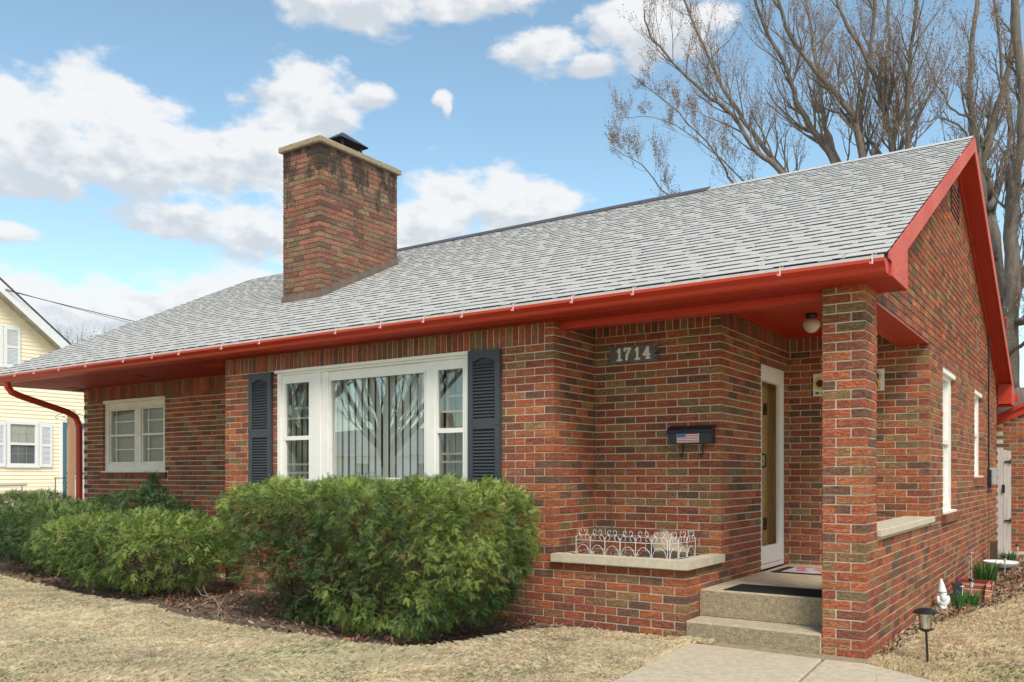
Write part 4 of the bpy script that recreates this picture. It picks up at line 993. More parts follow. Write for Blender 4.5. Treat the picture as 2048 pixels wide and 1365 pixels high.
# terracotta trough
tb=thing('terracotta_trough','ribbed terracotta planter box with a dark red inside beside the wall','planter',(-1.07,10.05,0))
prof=[(.150,0),(.165,.05),(.158,.06),(.172,.11),(.165,.12),(.182,.155),(.182,.178)]
def rectloft(prof,cx,cy,asp,hx):
    B=MB(); vs=[]
    for r,z in prof:
        for (a,b_) in ((-1,-1),(1,-1),(1,1),(-1,1)):
            for k in (0,1):
                ca,cb=(a,b_)
                c1=(.78 if ((k==0)==(a*b_>0)) else 1.0); c2=(1.0 if c1<1 else .78)
                vs.append((cx+a*r*c1*hx,cy+b_*r*c2*asp,z))
    n=8
    fs=[(i*n+j,i*n+(j+1)%n,(i+1)*n+(j+1)%n,(i+1)*n+j) for i in range(len(prof)-1) for j in range(n)]
    B.add(vs,fs); return B
B=rectloft(prof,-1.07,10.05,1.25,1.0); B.build('body',M['terra'],tb)
B=rectloft([(.182,.178),(.166,.176),(.160,.08)],-1.07,10.05,1.25,1.0); 
n=8; B.f.append(tuple(range(16,24))); B.mi.append(0); B.build('inside',M['terra_in'],tb)
# shallow bowl on a dark stand
bw=thing('shallow_bowl','white shallow bowl on a dark foot beyond the bulbs by the wall','bowl',(-1.07,13.1,0))
B=MB(); B.lathe([(.10,.05),(.17,.075),(.205,.115),(.212,.135),(.200,.135),(.16,.09),(.05,.075)],(-1.07,13.1,0),26); B.build('dish',M['plaster'],bw,smooth=True)
B=MB(); B.lathe([(.13,0),(.12,.04),(.10,.052)],(-1.07,13.1,0),16); B.build('foot',M['black'],bw)
# bulb clumps
def clump(c,r,h,n,label,flowers=0,seed=1):
    rr=random.Random(seed); t=thing('daffodil_clump',label,'plant',c,'spring bulbs along the side wall'); V=[];F=[];Cc=[]
    for i in range(n):
        a=rr.uniform(0,6.28); q=r*math.sqrt(rr.random())*.5; bx0=c[0]+q*math.cos(a); by0=c[1]+q*math.sin(a); hh=h*rr.uniform(.6,1.0); lean=rr.uniform(.1,.42)*hh
        w=.0075; ta=rr.uniform(0,3.14); dx,dy=w*math.cos(ta),w*math.sin(ta); k=rr.uniform(.6,1.3); col=(.055*k,.15*k,.03*k)
        b0=len(V)
        for s in range(5):
            f=s/4; ww=(1-f**2.5); lx=bx0+math.cos(a)*lean*f*f; ly=by0+math.sin(a)*lean*f*f; z=hh*(f-.12*f*f)
            V+=[(lx-dx*ww,ly-dy*ww,z),(lx+dx*ww,ly+dy*ww,z)]; Cc+=[col]*2
        F+=[(b0+2*s,b0+2*s+1,b0+2*s+3,b0+2*s+2) for s in range(4)]
    arrobj('leaves',V,F,[M['blade']],t,Cc)
    for i in range(flowers):
        a=rr.uniform(0,6.28); x=c[0]+.8*r*math.cos(a); y=c[1]+.5*r*math.sin(a); z=h*rr.uniform(.8,1.05)
        B=MB(); B.tube([(x,y,0),(x,y,z)],.003,4); B.lathe([(.004,0),(.02,.008),(.024,.012)],(x,y,z),6); B.lathe([(.006,.008),(.009,.022)],(x,y,z),6); B.build('flower',M['white'],t)
clump((-1.10,9.22,0),.10,.22,34,'bright green bulb leaves right beside the white gnome',1,1)
clump((-1.02,9.42,0),.12,.20,60,'short dense tuft of bulb leaves before the slim solar light',0,2)
clump((-1.08,11.4,0),.22,.36,120,'large dark clump of bulb leaves between trough and bowl',2,3)
clump((-1.05,14.0,0),.16,.30,60,'small far clump of bulb leaves near the gate',0,4)
# small slate marker stones by the wall
B=MB(); B.prism([(-1.22,0),(-1.10,0),(-1.11,.20),(-1.17,.24)],'y',10.02-.45,10.04-.45); tag(B.build('slate_marker',M['capmetal']),'dark slate marker leaning behind the trough near the gnome','marker')
B=MB(); B.box(-1.24,13.6,0,-1.15,13.66,.36); tag(B.build('wood_stake',M['yewbark']),'dark upright wooden stake against the wall beyond the bulbs','stake')
# meter box and cable
mt=thing('utility_box','grey utility box fixed on the side wall below a black cable','utility box',(XS+.04,14.45,1.13))
B=MB(); B.box(XS+.001,14.30,1.14,XS+.085,14.75,1.39); o=B.build('cover',M['grey'],mt); bevel(o,.01,2)
bx('side_block',M['black'],mt,XS+.001,14.19,1.10,XS+.05,14.28,1.36)
B=MB(); B.tube([(XS+.02,14.22,3.52),(XS+.015,14.24,2.4),(XS+.018,14.22,1.36)],.011,6); tag(B.build('power_cable',M['black']),'black cable running down the side wall to the grey box','cable')
B=MB(); B.tube([(XS+.01,14.26,1.12),(XS+.012,14.3,.6),(XS+.01,14.2,.02)],.004,5); tag(B.build('thin_wire',M['rustwire']),'thin wire hanging from the grey box to the ground','wire')
# red ornament on the rear rake is part of the gutter line
B=MB(); B.tube([(XR+.02,14.45,zb(14.45)+.03),(XR+.03,14.35,zb(14.3)+.08),(XR+.02,14.2,zb(14.2)+.03)],.012,5); B.build('cable_clamp',M['red_rake'],house)
# ================================================================== gate and garage
gt=thing('wooden_gate','weathered white board gate with black hinges between house and garage','gate',(-1.22,15.9,0))
x=-1.335
for i,w in enumerate((.082,.046,.060)):
    bx('board',M['gate'],gt,x,15.9+.004*i,.02,x+w-.004,15.922+.004*i,1.70-.012*i); x+=w
for z in (.55,1.50):
    B=MB(); B.box(-1.24,15.885,z-.012,-1.148,15.895,z+.012); B.box(-1.165,15.882,z-.04,-1.15,15.896,z+.04); B.build('hinge',M['black'],gt)
B=MB(); B.tube([(-1.255,15.88,1.12),(-1.25,15.86,1.08),(-1.262,15.86,1.03),(-1.245,15.88,1.0)],.008,5); B.box(-1.27,15.885,1.0,-1.235,15.897,1.13); B.build('latch',M['black'],gt)
gar=thing('garage','brick garage with red fascia at the back right corner','garage',(1.0,17.5,0))
BRS=BR[:]; BR.clear()
def gz(x): return 2.11+.46*(x+1.40)
layout('x',16.45,-1,-1.40,2.2,0,3.6,'lo',0,grp='garage',clip=lambda x,y,z:(x,y) if z+BH<gz(x)+.06 else None)
B=MB(); B.prism([(-1.40,-.1),(2.2,-.1),(2.2,gz(2.2)),(-1.40,gz(-1.40))],'y',16.4565,16.7); gw=B.build('wall',M['mortar'],gar)
GS=BR[:]
def gscore(d):
    q=scr(ctr(d)); return 0 if (q is None or q[0]>2060) else 1/q[2]
go_=sorted([i for i in range(len(GS)) if gscore(GS[i])>0],key=lambda i:-gscore(GS[i]))[:290]
jn=brick_objs(GS,set(go_),lambda d:gw,gar,lambda d:M['brick'])
for k,B in jn.items(): B.build('brickwork',M['brick'],gar,kind='stuff')
BR.clear(); BR.extend(BRS)
B=MB(); B.prism([(-1.46,gz(-1.46)-.0),(2.3,gz(2.3)-.0),(2.3,gz(2.3)+.12),(-1.46,gz(-1.46)+.12)],'y',16.40,16.435); B.build('fascia',M['red'],gar)
B=MB(); B.prism([(-1.48,gz(-1.48)+.12),(2.3,gz(2.3)+.12),(2.3,gz(2.3)+.18),(-1.48,gz(-1.48)+.18)],'y',16.36,21.0); B.build('roof',M['red'],gar)
B=MB(); B.box(-1.40,16.7,-.1,-1.2,20.5,2.1); B.build('wall',M['sidebrick'],gar)
# climbing dry stems on garage wall
# ================================================================== neighbour's house
nh=thing('clapboard_house','two storey cream clapboard house next door with white shutters','house',(-27.5,9.0,-.3))
XN=-24.4
def ngz(y): return 6.30-.80*(y-11.0) if y>8.6 else 6.30-.80*(17.2-y-11.0)
k=0; z=-.3; expo=.1055
while z<8.2:
    ymin,ymax=3.2,14.0
    if z>3.9:
        ymax=min(14.0,11.0+(6.30-z-.05)/.80); ymin=17.2-ymax
    if ymax-ymin<.3: break
    ops=[(11.42,12.25,1.52,2.76),(12.87,13.74,-.3,2.80)]
    segs=[(ymin,ymax)]
    for (a,b_,c,d) in ops:
        if z+expo>c+.03 and z<d-.03:
            new=[]
            for (p,q) in segs:
                if q<=a or p>=b_: new.append((p,q)); continue
                if p<a: new.append((p,a))
                if q>b_: new.append((b_,q))
            segs=new
    for (p,q) in segs:
        B=MB(); B.prism([(XN,z),(XN+.018,z),(XN+.003,z+expo+.004),(XN,z+expo+.004)],'y',p,q)
        B.build('siding_board',M['siding'],nh)
    z+=expo
B=MB(); B.prism([(3.2,-.3),(14.0,-.3),(14.0,3.88),(8.6,8.2),(3.2,3.88)],'x',XN-.2,XN-.001); B.build('wall',M['siding'],nh)
B=MB(); B.box(XN-8,13.98,-.3,XN-.2,14.0,3.88); B.box(XN-8,3.2,-.3,XN-.2,3.22,3.88); B.build('wall',M['siding'],nh)
# roof slabs and rake
def rk(off0,off1,x0,x1,m,name,ye=14.75):
    B=MB(); f=lambda y:6.55-.80*(y-11.0)
    B.prism([(ye,f(ye)+off0),(ye,f(ye)+off1),(8.6,f(8.6)+off1),(8.6,f(8.6)+off0)],'x',x0,x1); B.build(name,m,nh)
    B=MB(); B.prism([(17.2-ye,f(ye)+off0),(17.2-ye,f(ye)+off1),(8.6,f(8.6)+off1),(8.6,f(8.6)+off0)],'x',x0,x1); B.build(name,m,nh)
rk(-.06,0,-33,-23.93,M['nroof'],'roof'); rk(-.36,-.062,-23.98,-23.94,M['nwhite'],'rake_board'); rk(-.30,-.24,XN,-23.981,M['nsoffit'],'soffit'); rk(-.10,-.065,-33,-23.985,M['nroof'],'roof_deck')
def nwin(y0,y1,z0,z1):
    B=MB()
    w=.085
    B.box(XN,y0,z0,XN+.045,y0+w,z1); B.box(XN,y1-w,z0,XN+.045,y1,z1); B.box(XN,y0+w,z1-w,XN+.045,y1-w,z1); B.box(XN,y0+w,z0,XN+.045,y1-w,z0+w); zm=(z0+z1)/2; B.box(XN,y0+w,zm-.03,XN+.04,y1-w,zm+.03); B.box(XN,y0-.03,z0-.03,XN+.06,y1+.03,z0+.02)
    t=B.build('window',M['nwhite'],nh)
    bx('pane',M['glass_clear'],t,XN+.008,y0+w,zm+.03,XN+.012,y1-w,z1-w); bx('pane',M['glass_clear'],t,XN+.008,y0+w,z0+w,XN+.012,y1-w,zm-.03)
    bx('curtain',mat('pale_curtain',(.42,.42,.38),.8,.15,12),t,XN-.012,y0+w,zm,XN+.003,y1-w,z1-w); bx('curtain',mat('grey_screen',(.13,.14,.15),.8,.1,12),t,XN-.012,y0+w,z0+w,XN+.003,y1-w,zm)
    for i in (1,2): bx('muntin',M['miniblind'],t,XN+.003,y0+w+(y1-y0-2*w)*i/3-.006,z0+w,XN+.006,y0+w+(y1-y0-2*w)*i/3+.006,z1-w)
    for zz in ((z0+w+zm)/2,(zm+z1-w)/2): bx('muntin',M['miniblind'],t,XN+.003,y0+w,zz-.006,XN+.006,y1-w,zz+.006)
def nshut(y0,y1,z0,z1):
    B=MB(); w=.06; X0,X1=XN+.012,XN+.055
    B.box(X0,y0,z0,X1,y0+w,z1); B.box(X0,y1-w,z0,X1,y1,z1); B.box(X0,y0+w,z1-.11,X1,y1-w,z1); B.box(X0,y0+w,z0,X1,y1-w,z0+.08); zm=z0+.5*(z1-z0); B.box(X0,y0+w,zm-.035,X1,y1-w,zm+.035); B.box(X0,y0+w,z0+.05,X0+.01,y1-w,z1-.05)
    t=B.build('shutter',M['nwhite'],nh); B=MB()
    z=z0+.08
    while z<z1-.12:
        if abs(z-zm)>.05: B.add([(X1-.006,y0+w,z),(X1-.006,y1-w,z),(X0+.012,y1-w,z+.03),(X0+.012,y0+w,z+.03)],[(0,1,2,3)])
        z+=.034
    B.build('louvers',M['nwhite'],t,kind='stuff')
nwin(11.42,12.25,1.52,2.76); nshut(12.29,12.63,1.51,2.73); nshut(11.02,11.38,1.51,2.73)
nshut(11.36,11.76,4.20,5.34); nwin(10.45,11.31,4.22,5.36)
B=MB(); B.box(XN,12.87,-.3,XN+.05,12.925,2.84); B.box(XN,12.925,2.79,XN+.05,13.74,2.84); B.build('door_trim',M['nwhite'],nh)
B=MB(); B.box(XN,12.925,-.3,XN+.04,13.04,2.79); B.box(XN,13.62,-.3,XN+.04,13.74,2.79); B.box(XN,13.04,2.65,XN+.04,13.62,2.79); nd=B.build('door',M['teal'],nh)
bx('pane',M['glass_clear'],nd,XN+.012,13.04,1.35,XN+.016,13.62,2.65); bx('panel',mat('pale_lace',(.55,.57,.58),.8,.25,6),nd,XN,13.04,-.3,XN+.008,13.62,2.65); bx('rail',M['teal'],nd,XN+.01,13.04,1.32,XN+.035,13.62,1.36); bx('rail',M['tan'],nd,XN+.016,13.30,1.4,XN+.02,13.33,2.6)
pt=thing('porch_post','square tan wooden post with a pale cap and iron scroll brackets next door','post',(-22.6,12.3,-.3))
px_,py_=-22.6,12.22
bx('shaft',M['tan'],pt,px_-.065,py_-.065,-.3,px_+.065,py_+.065,2.95)
B=MB(); B.box(px_-.08,py_-.08,2.95,px_+.08,py_+.08,3.0); B.add([(px_-.06,py_-.06,3.0),(px_+.06,py_-.06,3.0),(px_+.06,py_+.06,3.0),(px_-.06,py_+.06,3.0),(px_,py_,3.04)],[(0,1,4),(1,2,4),(2,3,4),(3,0,4)]); B.build('cap',M['nsoffit'],pt)
for q in (-1,1):
    B=MB(); B.tube([(px_,py_+q*.065,2.84),(px_,py_+q*.2,2.92),(px_,py_+q*.38,2.87),(px_,py_+q*.42,2.80),(px_,py_+q*.38,2.76),(px_,py_+q*.34,2.80)],.009,5); B.tube([(px_,py_+q*.065,2.65),(px_,py_+q*.12,2.78),(px_,py_+q*.24,2.84)],.008,5); B.build('bracket',M['black'],pt)
rl=thing('iron_railing','black wrought iron stair railing with a scroll beside the tan post','railing',(-22.8,12.2,-.3))
B=MB(); B.tube([(-22.7,11.83,1.21),(-22.7,12.9,1.19)],.012,5); B.build('handrail',M['black'],rl)
for y in (11.85,12.52,12.75):
    B=MB(); B.tube([(-22.7,y,-.3),(-22.7,y,1.2)],.012,5); B.build('baluster',M['black'],rl)
B=MB(); B.tube([(-22.7,12.1+.07*math.cos(a)*(1-a/12),1.07+.07*math.sin(a)*(1-a/12)) for a in [k*.6 for k in range(12)]],.007,4); B.tube([(-22.7,12.17,1.0),(-22.7,12.1,.85),(-22.7,11.95,.65)],.008,4); B.tube([(-22.7,12.1+.05*math.cos(a)*(1-a/12),.82+.05*math.sin(a)*(1-a/12)) for a in [k*.6 for k in range(12)]],.007,4); B.build('scroll',M['black'],rl)
B=MB(); B.tube([(-21.5,9.3,1.03),(-21.5,10.53,1.05)],.03,8); B.tube([(-21.5,10.42,1.03),(-21.5,10.42,-.3)],.022,8); tag(B.build('pipe_rail',M['grey']),'grey pipe handrail in front of the cream clapboard wall','handrail')
# overhead service wires
def wire(a,b_,sag,rad,label):
    pts=[tuple(Vector(a).lerp(Vector(b_),t)-Vector((0,0,sag*4*t*(1-t)))) for t in [i/14 for i in range(15)]]
    B=MB(); B.tube(pts,rad,5); tag(B.build('service_wire',M['black']),label,'wire','overhead wires by the cream gable')
wire((-24.4,10.3,6.40),(-20.0,18.8,4.9),.12,.011,'upper thick overhead wire running from the cream gable')
wire((-24.4,10.3,6.46),(-20.0,18.8,4.65),.12,.006,'lower thin overhead wire running from the cream gable')
# ================================================================== yew shrubs
def vnoise(P,s,seed):
    r=np.random.default_rng(seed); out=np.zeros(len(P))
    for k in range(5):
        d=r.normal(size=3); d/=np.linalg.norm(d); out+=np.sin(P@d*s*(1+.5*k)+r.uniform(0,6.28))/(1+.4*k)
    return out/2.2
def sprigs(name,P,D,Nn,length,width,K,cols,parent,m):
    """feather shaped sprigs: P base, D direction, Nn plane normal (all N,3)"""
    n=len(P); D=D/np.linalg.norm(D,axis=1,keepdims=True); S=np.cross(D,Nn); S/=np.linalg.norm(S,axis=1,keepdims=True)+1e-9; Up=np.cross(S,D)
    t=(np.arange(K)+.3)/K
    V=np.zeros((n,K,2,3,3),np.float32); C=np.zeros((n,K,2,3,3),np.float32)
    L=length[:,None]
    for sidx,sg in enumerate((-1,1)):
        base=P[:,None,:]+D[:,None,:]*(t[None,:,None]*L[:,:,None])-Up[:,None,:]*((t**2)[None,:,None]*L[:,:,None]*.16)
        wv=width[:,None]*(np.sin(np.pi*(t*.78+.20))[None,:])*RNG.uniform(.75,1.15,(n,K))
        tip=base+S[:,None,:]*(sg*wv[:,:,None])+D[:,None,:]*(wv*.62)[:,:,None]+Up[:,None,:]*(wv*RNG.uniform(-.25,.45,(n,K)))[:,:,None]
        hw=(L*.27/K)[:,:,None]
        V[:,:,sidx,0]=base-D[:,None,:]*hw; V[:,:,sidx,1]=base+D[:,None,:]*hw; V[:,:,sidx,2]=tip
        k=RNG.uniform(.8,1.2,(n,K,1)); C[:,:,sidx,:,:]=(cols[:,None,:]*k)[:,:,None,:]
    V=V.reshape(-1,3); F=np.arange(len(V),dtype=np.int32).reshape(-1,3)
    return arrobj(name,V,F,[m],parent,C.reshape(-1,3))
def yew(label,c,half,zt,zb_,n,base,tipc,seed,rot=0,e=3.4,holes=(),spike=0,nbranch=70,ls=.70):
    n=int(n*1.8)
    global RNG
    t=thing('yew_shrub',label,'shrub',(c[0],c[1],0),'clipped yew shrubs along the front of the house')
    r=np.random.default_rng(seed)
    d=r.normal(size=(n,3)); d[:,2]=np.abs(d[:,2])*np.where(r.random(n)<.62,1,-1)
    d/=np.linalg.norm(d,axis=1,keepdims=True)
    q=d/((np.abs(d)**e).sum(1)**(1/e))[:,None]
    lay=r.random(n); sc=np.where(lay<.66,1-np.abs(r.normal(0,.035,n)),np.where(lay<.86,r.uniform(.82,.95,n),r.uniform(.55,.82,n)))
    hz=(zt-zb_)/2; A=np.array([half[0],half[1],hz]); 
    nrm=np.sign(q)*np.abs(q)**(e-1)/A; nrm/=np.linalg.norm(nrm,axis=1,keepdims=True)
    P=q*A
    lump=vnoise(P,4.2,seed)*.06+vnoise(P,12,seed+1)*.045
    P=P*sc[:,None]+nrm*lump[:,None]*np.array([1,1,.55])
    # sides taper in towards the ground
    low=np.clip((-P[:,2]/hz),0,1); P[:,:2]*=(1-.20*low**1.6)[:,None]
    ca,sa=math.cos(rot),math.sin(rot); Rm=np.array([[ca,sa,0],[-sa,ca,0],[0,0,1]])
    P=P@Rm; nrm=nrm@Rm
    keep=np.ones(n,bool)
    kz=vnoise(P,5.5,seed+7)
    keep&=~((P[:,2]<-hz*.35)&(kz>.35)&(r.random(n)<.85))
    P=P+np.array([c[0],c[1],(zt+zb_)/2])
    for (hx,hy,hzz,hr) in holes:
        dd=np.sqrt(((P-np.array([hx,hy,hzz]))**2/np.array(hr)**2).sum(1)); keep&=~((dd<1)&(r.random(n)<.93))
    if spike: 
        m_=int(n*.08); a=r.uniform(0,6.28,m_); zz=r.random(m_)**1.3*.30; rr_=(.30-zz)*.9
        P[:m_]=np.c_[c[0]+spike*1.0+rr_*np.cos(a)*.9,c[1]+rr_*np.sin(a)*.6,zt-.05+zz]; nrm[:m_]=np.c_[np.cos(a)*.5,np.sin(a)*.5,np.full(m_,.8)]
    P=P[keep]; nrm=nrm[keep]; sc=sc[keep]; k=len(P)
    # branchlets: each carries five feathery sprigs fanned in one plane
    k4=k//4; P=P[:k4*4:4] if not spike else P[r.permutation(k)[:k4]]
    if spike: nrm=np.tile(np.array([[.0,-.5,.7]]),(k4,1))+r.normal(0,.4,(k4,3))
    else: nrm=nrm[:k4*4:4]
    hol=np.clip(-.15-vnoise(P,8.5,seed+11)*.8-r.random(k4)*.3,0,1); P=P-nrm*(hol*.20)[:,None]
    J=r.normal(size=(k4,3)); up=np.clip(nrm[:,2],0,1)[:,None]
    D=nrm*.95+J*.50+np.array([0,0,1])*(up*.15-(1-up)*.30); D/=np.linalg.norm(D,axis=1,keepdims=True)
    NN=nrm*.45+np.array([0,0,.9])+r.normal(size=(k4,3))*.30; S=np.cross(D,NN); S/=np.linalg.norm(S,axis=1,keepdims=True); NN=np.cross(S,D)
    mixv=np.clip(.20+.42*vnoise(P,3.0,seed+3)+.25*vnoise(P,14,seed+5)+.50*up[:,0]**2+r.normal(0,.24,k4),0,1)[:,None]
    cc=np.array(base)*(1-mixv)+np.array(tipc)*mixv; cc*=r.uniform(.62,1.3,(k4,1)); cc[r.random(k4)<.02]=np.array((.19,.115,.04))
    ext=np.where(r.random(k4)<.015,.05,0)+r.uniform(-.02,.02,k4); P=P+D*ext[:,None]
    PP=[];DD=[];NNN=[];LL=[];CC=[]
    for (an,fo,fl) in ((0,.035,1.15),(.55,.015,.95),(-.55,.02,.95),(1.0,-.02,.8),(-1.0,-.015,.8)):
        a_=an+r.normal(0,.12,k4); d=D*np.cos(a_)[:,None]+S*np.sin(a_)[:,None]+NN*r.normal(0,.14,(k4,1)); L_=r.uniform(.062,.098,k4)*fl*ls
        PP.append(P+D*fo-D*.07); DD.append(d); NNN.append(NN+r.normal(0,.12,(k4,3))); LL.append(L_); CC.append(cc*r.uniform(.85,1.18,(k4,1))*(1.12 if an==0 else .96))
    PP=np.concatenate(PP); DD=np.concatenate(DD); NNN=np.concatenate(NNN); LL=np.concatenate(LL); CC=np.concatenate(CC)
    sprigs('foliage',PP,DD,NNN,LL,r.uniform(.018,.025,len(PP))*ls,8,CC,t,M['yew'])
    # woody frame
    rr=random.Random(seed); B=MB()
    for i in range(nbranch):
        a=rr.uniform(0,6.28); q1=rr.uniform(.45,.93); z1=rr.uniform(zb_+.02,zt-.12)
        sx,sy=half[0]*rr.uniform(-.55,.55),half[1]*rr.uniform(-.25,.25)
        ex,ey=max(-1,min(1,sx/half[0]+math.cos(a)*.6))*half[0]*q1, math.sin(a)*half[1]*q1
        p0=Vector((sx,sy,0)); p3=Vector((ex,ey,z1)); 
        rotv=lambda p:Vector((p.x*ca-p.y*sa+c[0],p.x*sa+p.y*ca+c[1],p.z))
        p1=p0.lerp(p3,.3)+Vector((rr.uniform(-.06,.06),rr.uniform(-.06,.06),.02)); p2=p0.lerp(p3,.68)+Vector((rr.uniform(-.08,.08),rr.uniform(-.08,.08),-.03))
        B.tube([rotv(p) for p in (p0,p1,p2,p3)],[.016*rr.uniform(.6,1.1),.011,.008,.003],5)
        for j in range(4):
            s=p1.lerp(p3,rr.random()); e_=s+Vector((rr.uniform(-.25,.25),rr.uniform(-.2,.2),rr.uniform(-.08,.22))); B.tube([rotv(s),rotv(s.lerp(e_,.5)+Vector((0,0,rr.uniform(-.03,.03)))),rotv(e_)],[.005,.004,.002],4)
    B.build('branches',M['yewbark'],t,kind='stuff')
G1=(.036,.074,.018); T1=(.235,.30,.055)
yew('largest clipped yew shrub, in front of the picture window',(-5.23,5.40,0),(1.60,.72,0),1.27,.0,30000,G1,T1,21,rot=-.09,e=4.6,holes=[(-6.75,4.95,.30,(.34,.6,.30)),(-6.3,4.9,.12,(.5,.5,.2))],nbranch=110)
yew('light yellow-green low yew shrub left of the largest shrub',(-8.85,5.52,0),(1.36,.78,0),.88,.02,17000,(.050,.10,.022),(.28,.34,.065),22,rot=-.06,e=3.0,holes=[(-7.7,5.0,.25,(.35,.5,.28))],nbranch=90)
yew('dark rounded yew shrub at the left edge nearest the lawn',(-11.35,5.98,0),(1.30,.66,0),.93,.03,13000,(.030,.066,.018),(.13,.19,.045),23,rot=0.0,e=2.8,nbranch=50)
yew('dark green yew shrub against the bedroom wall with one shoot sticking up',(-10.55,6.62,0),(1.25,.38,0),1.06,.1,8500,(.026,.065,.02),(.08,.14,.045),24,spike=.28,e=2.6,nbranch=40)
yew('tall dark yew shrub at the far left corner below the downspout',(-13.2,6.45,0),(1.45,.55,0),1.04,.05,9500,(.030,.066,.018),(.12,.17,.042),25,e=2.8,nbranch=40)
# ================================================================== lawn grass
def inpoly(x,y,poly):
    c=np.zeros(len(x),bool); n=len(poly); j=n-1
    for i in range(n):
        xi,yi=poly[i]; xj,yj=poly[j]
        c^=((yi>y)!=(yj>y))&(x<(xj-xi)*(y-yi)/((yj-yi) or 1e-9)+xi); j=i
    return c
def hash2(x,y,s,seed): return vnoise(np.c_[x,y,np.zeros(len(x))],s,seed)
def lawn(n,x0,x1,y0,y1,seed,dens,hs):
    r=np.random.default_rng(seed); x=r.uniform(x0,x1,n); y=r.uniform(y0,y1,n)
    k=dens(x,y,r); x,y=x[k],y[k]; m=len(x)
    w=-SN*x+CS*y; 
    h=r.uniform(.014,.046,m)*hs*(1+.35*hash2(x,y,3,seed)); a=2.6*hash2(x,y,2.4,seed+21)+1.3*hash2(x,y,9,seed+22)+r.normal(0,.8,m); lean=r.uniform(.5,1.7,m)*h
    bw=np.clip(.00075*w/5*1.1,.0007,.003)*r.uniform(.7,1.3,m)
    pa=r.uniform(0,3.14,m); dx,dy=np.cos(pa)*bw,np.sin(pa)*bw
    B0=np.c_[x-dx,y-dy,np.full(m,-.014)]; B1=np.c_[x+dx,y+dy,np.full(m,-.014)]
    Mx=np.c_[x+np.cos(a)*lean*.35,y+np.sin(a)*lean*.35,h*.75]; T=np.c_[x+np.cos(a)*lean,y+np.sin(a)*lean,h*r.uniform(.6,1.05,m)]
    V=np.stack([B0,B1,Mx,T],1).reshape(-1,3); i=np.arange(m)*4
    F=np.concatenate([np.c_[i,i+1,i+2],np.c_[i+1,i+3,i+2]])
    straw=np.array((.76,.63,.41)); pale=np.array((.84,.73,.52)); brown=np.array((.58,.44,.27)); green=np.array((.17,.23,.07))
    q=np.clip(r.random(m)+.18*hash2(x,y,2.6,seed+5),0,1)[:,None]; c=np.where(q<.45,straw,np.where(q<.82,pale,brown))
    gm=(.5*hash2(x,y,1.6,seed+9)+r.normal(0,.5,m)+.5*hash2(x,y,7,seed+4))>1.05; c[gm]=green*1.5
    c=c*r.uniform(.8,1.15,(m,1))*(1+.09*hash2(x,y,2.2,seed+2)+.10*hash2(x,y,13,seed+3))[:,None]
    return V,F,np.repeat(c,4,0)
PATHL=[(-2.58,6.14),(-2.47,4.73),(-2.3,2.0),(.4,2.0),(.32,3.5),(.12,4.6),(-.33,5.37),(-.83,5.87),(-1.26,6.15)]
def dens_front(x,y,r):
    k=~inpoly(x,y,PATHL)
    inbed=inpoly(x,y,bed); 
    edge=inpoly(x,y,[(a,b-.12) for a,b in bed[:11]]+bed[11:])
    k&=~(inbed&(r.random(len(x))>.0)); k&=~(edge&(~inbed)&(r.random(len(x))>.6))
    k&=(y<6.25)
    # inside the view only, a little wider
    w=-SN*x+CS*y; u=1024+1713*(CS*x+SN*y)/np.maximum(w,.1); k&=(w>3.5)&(u>-350)&(u<2350)
    k&=r.random(len(x))<np.clip((6.5/np.maximum(w,1))**1.3,0.12,1)
    return k
V1,F1,C1=lawn(1100000,-15,-2.4,1.9,6.3,31,dens_front,1.0)
def dens_side(x,y,r):
    k=~inpoly(x,y,PATHL); inb=inpoly(x,y,rbed); k&=~(inb&(r.random(len(x))>.18)); k&=(x>XS+.01)
    patch=hash2(x,y,1.3,77)+r.normal(0,.35,len(x)); k&=patch>-.35
    w=-SN*x+CS*y; u=1024+1713*(CS*x+SN*y)/np.maximum(w,.1); k&=(w>3)&(u<2400)&(y<15.7)
    k&=r.random(len(x))<np.clip((6.0/np.maximum(w,1))**1.3,0.12,1)
    return k
V2,F2,C2=lawn(260000,-1.32,2.2,4.2,15.7,32,dens_side,.75)
C2=C2*np.array((.92,.88,.84))
V=np.concatenate([V1,V2]); F=np.concatenate([F1,F2+len(V1)]); Cc=np.concatenate([C1,C2])
g=arrobj('lawn_grass',V,F,[M['grass']],None,Cc,kind='stuff'); tag(g,'dormant straw coloured lawn grass with a few green blades','grass')
print('grass tris',len(F))
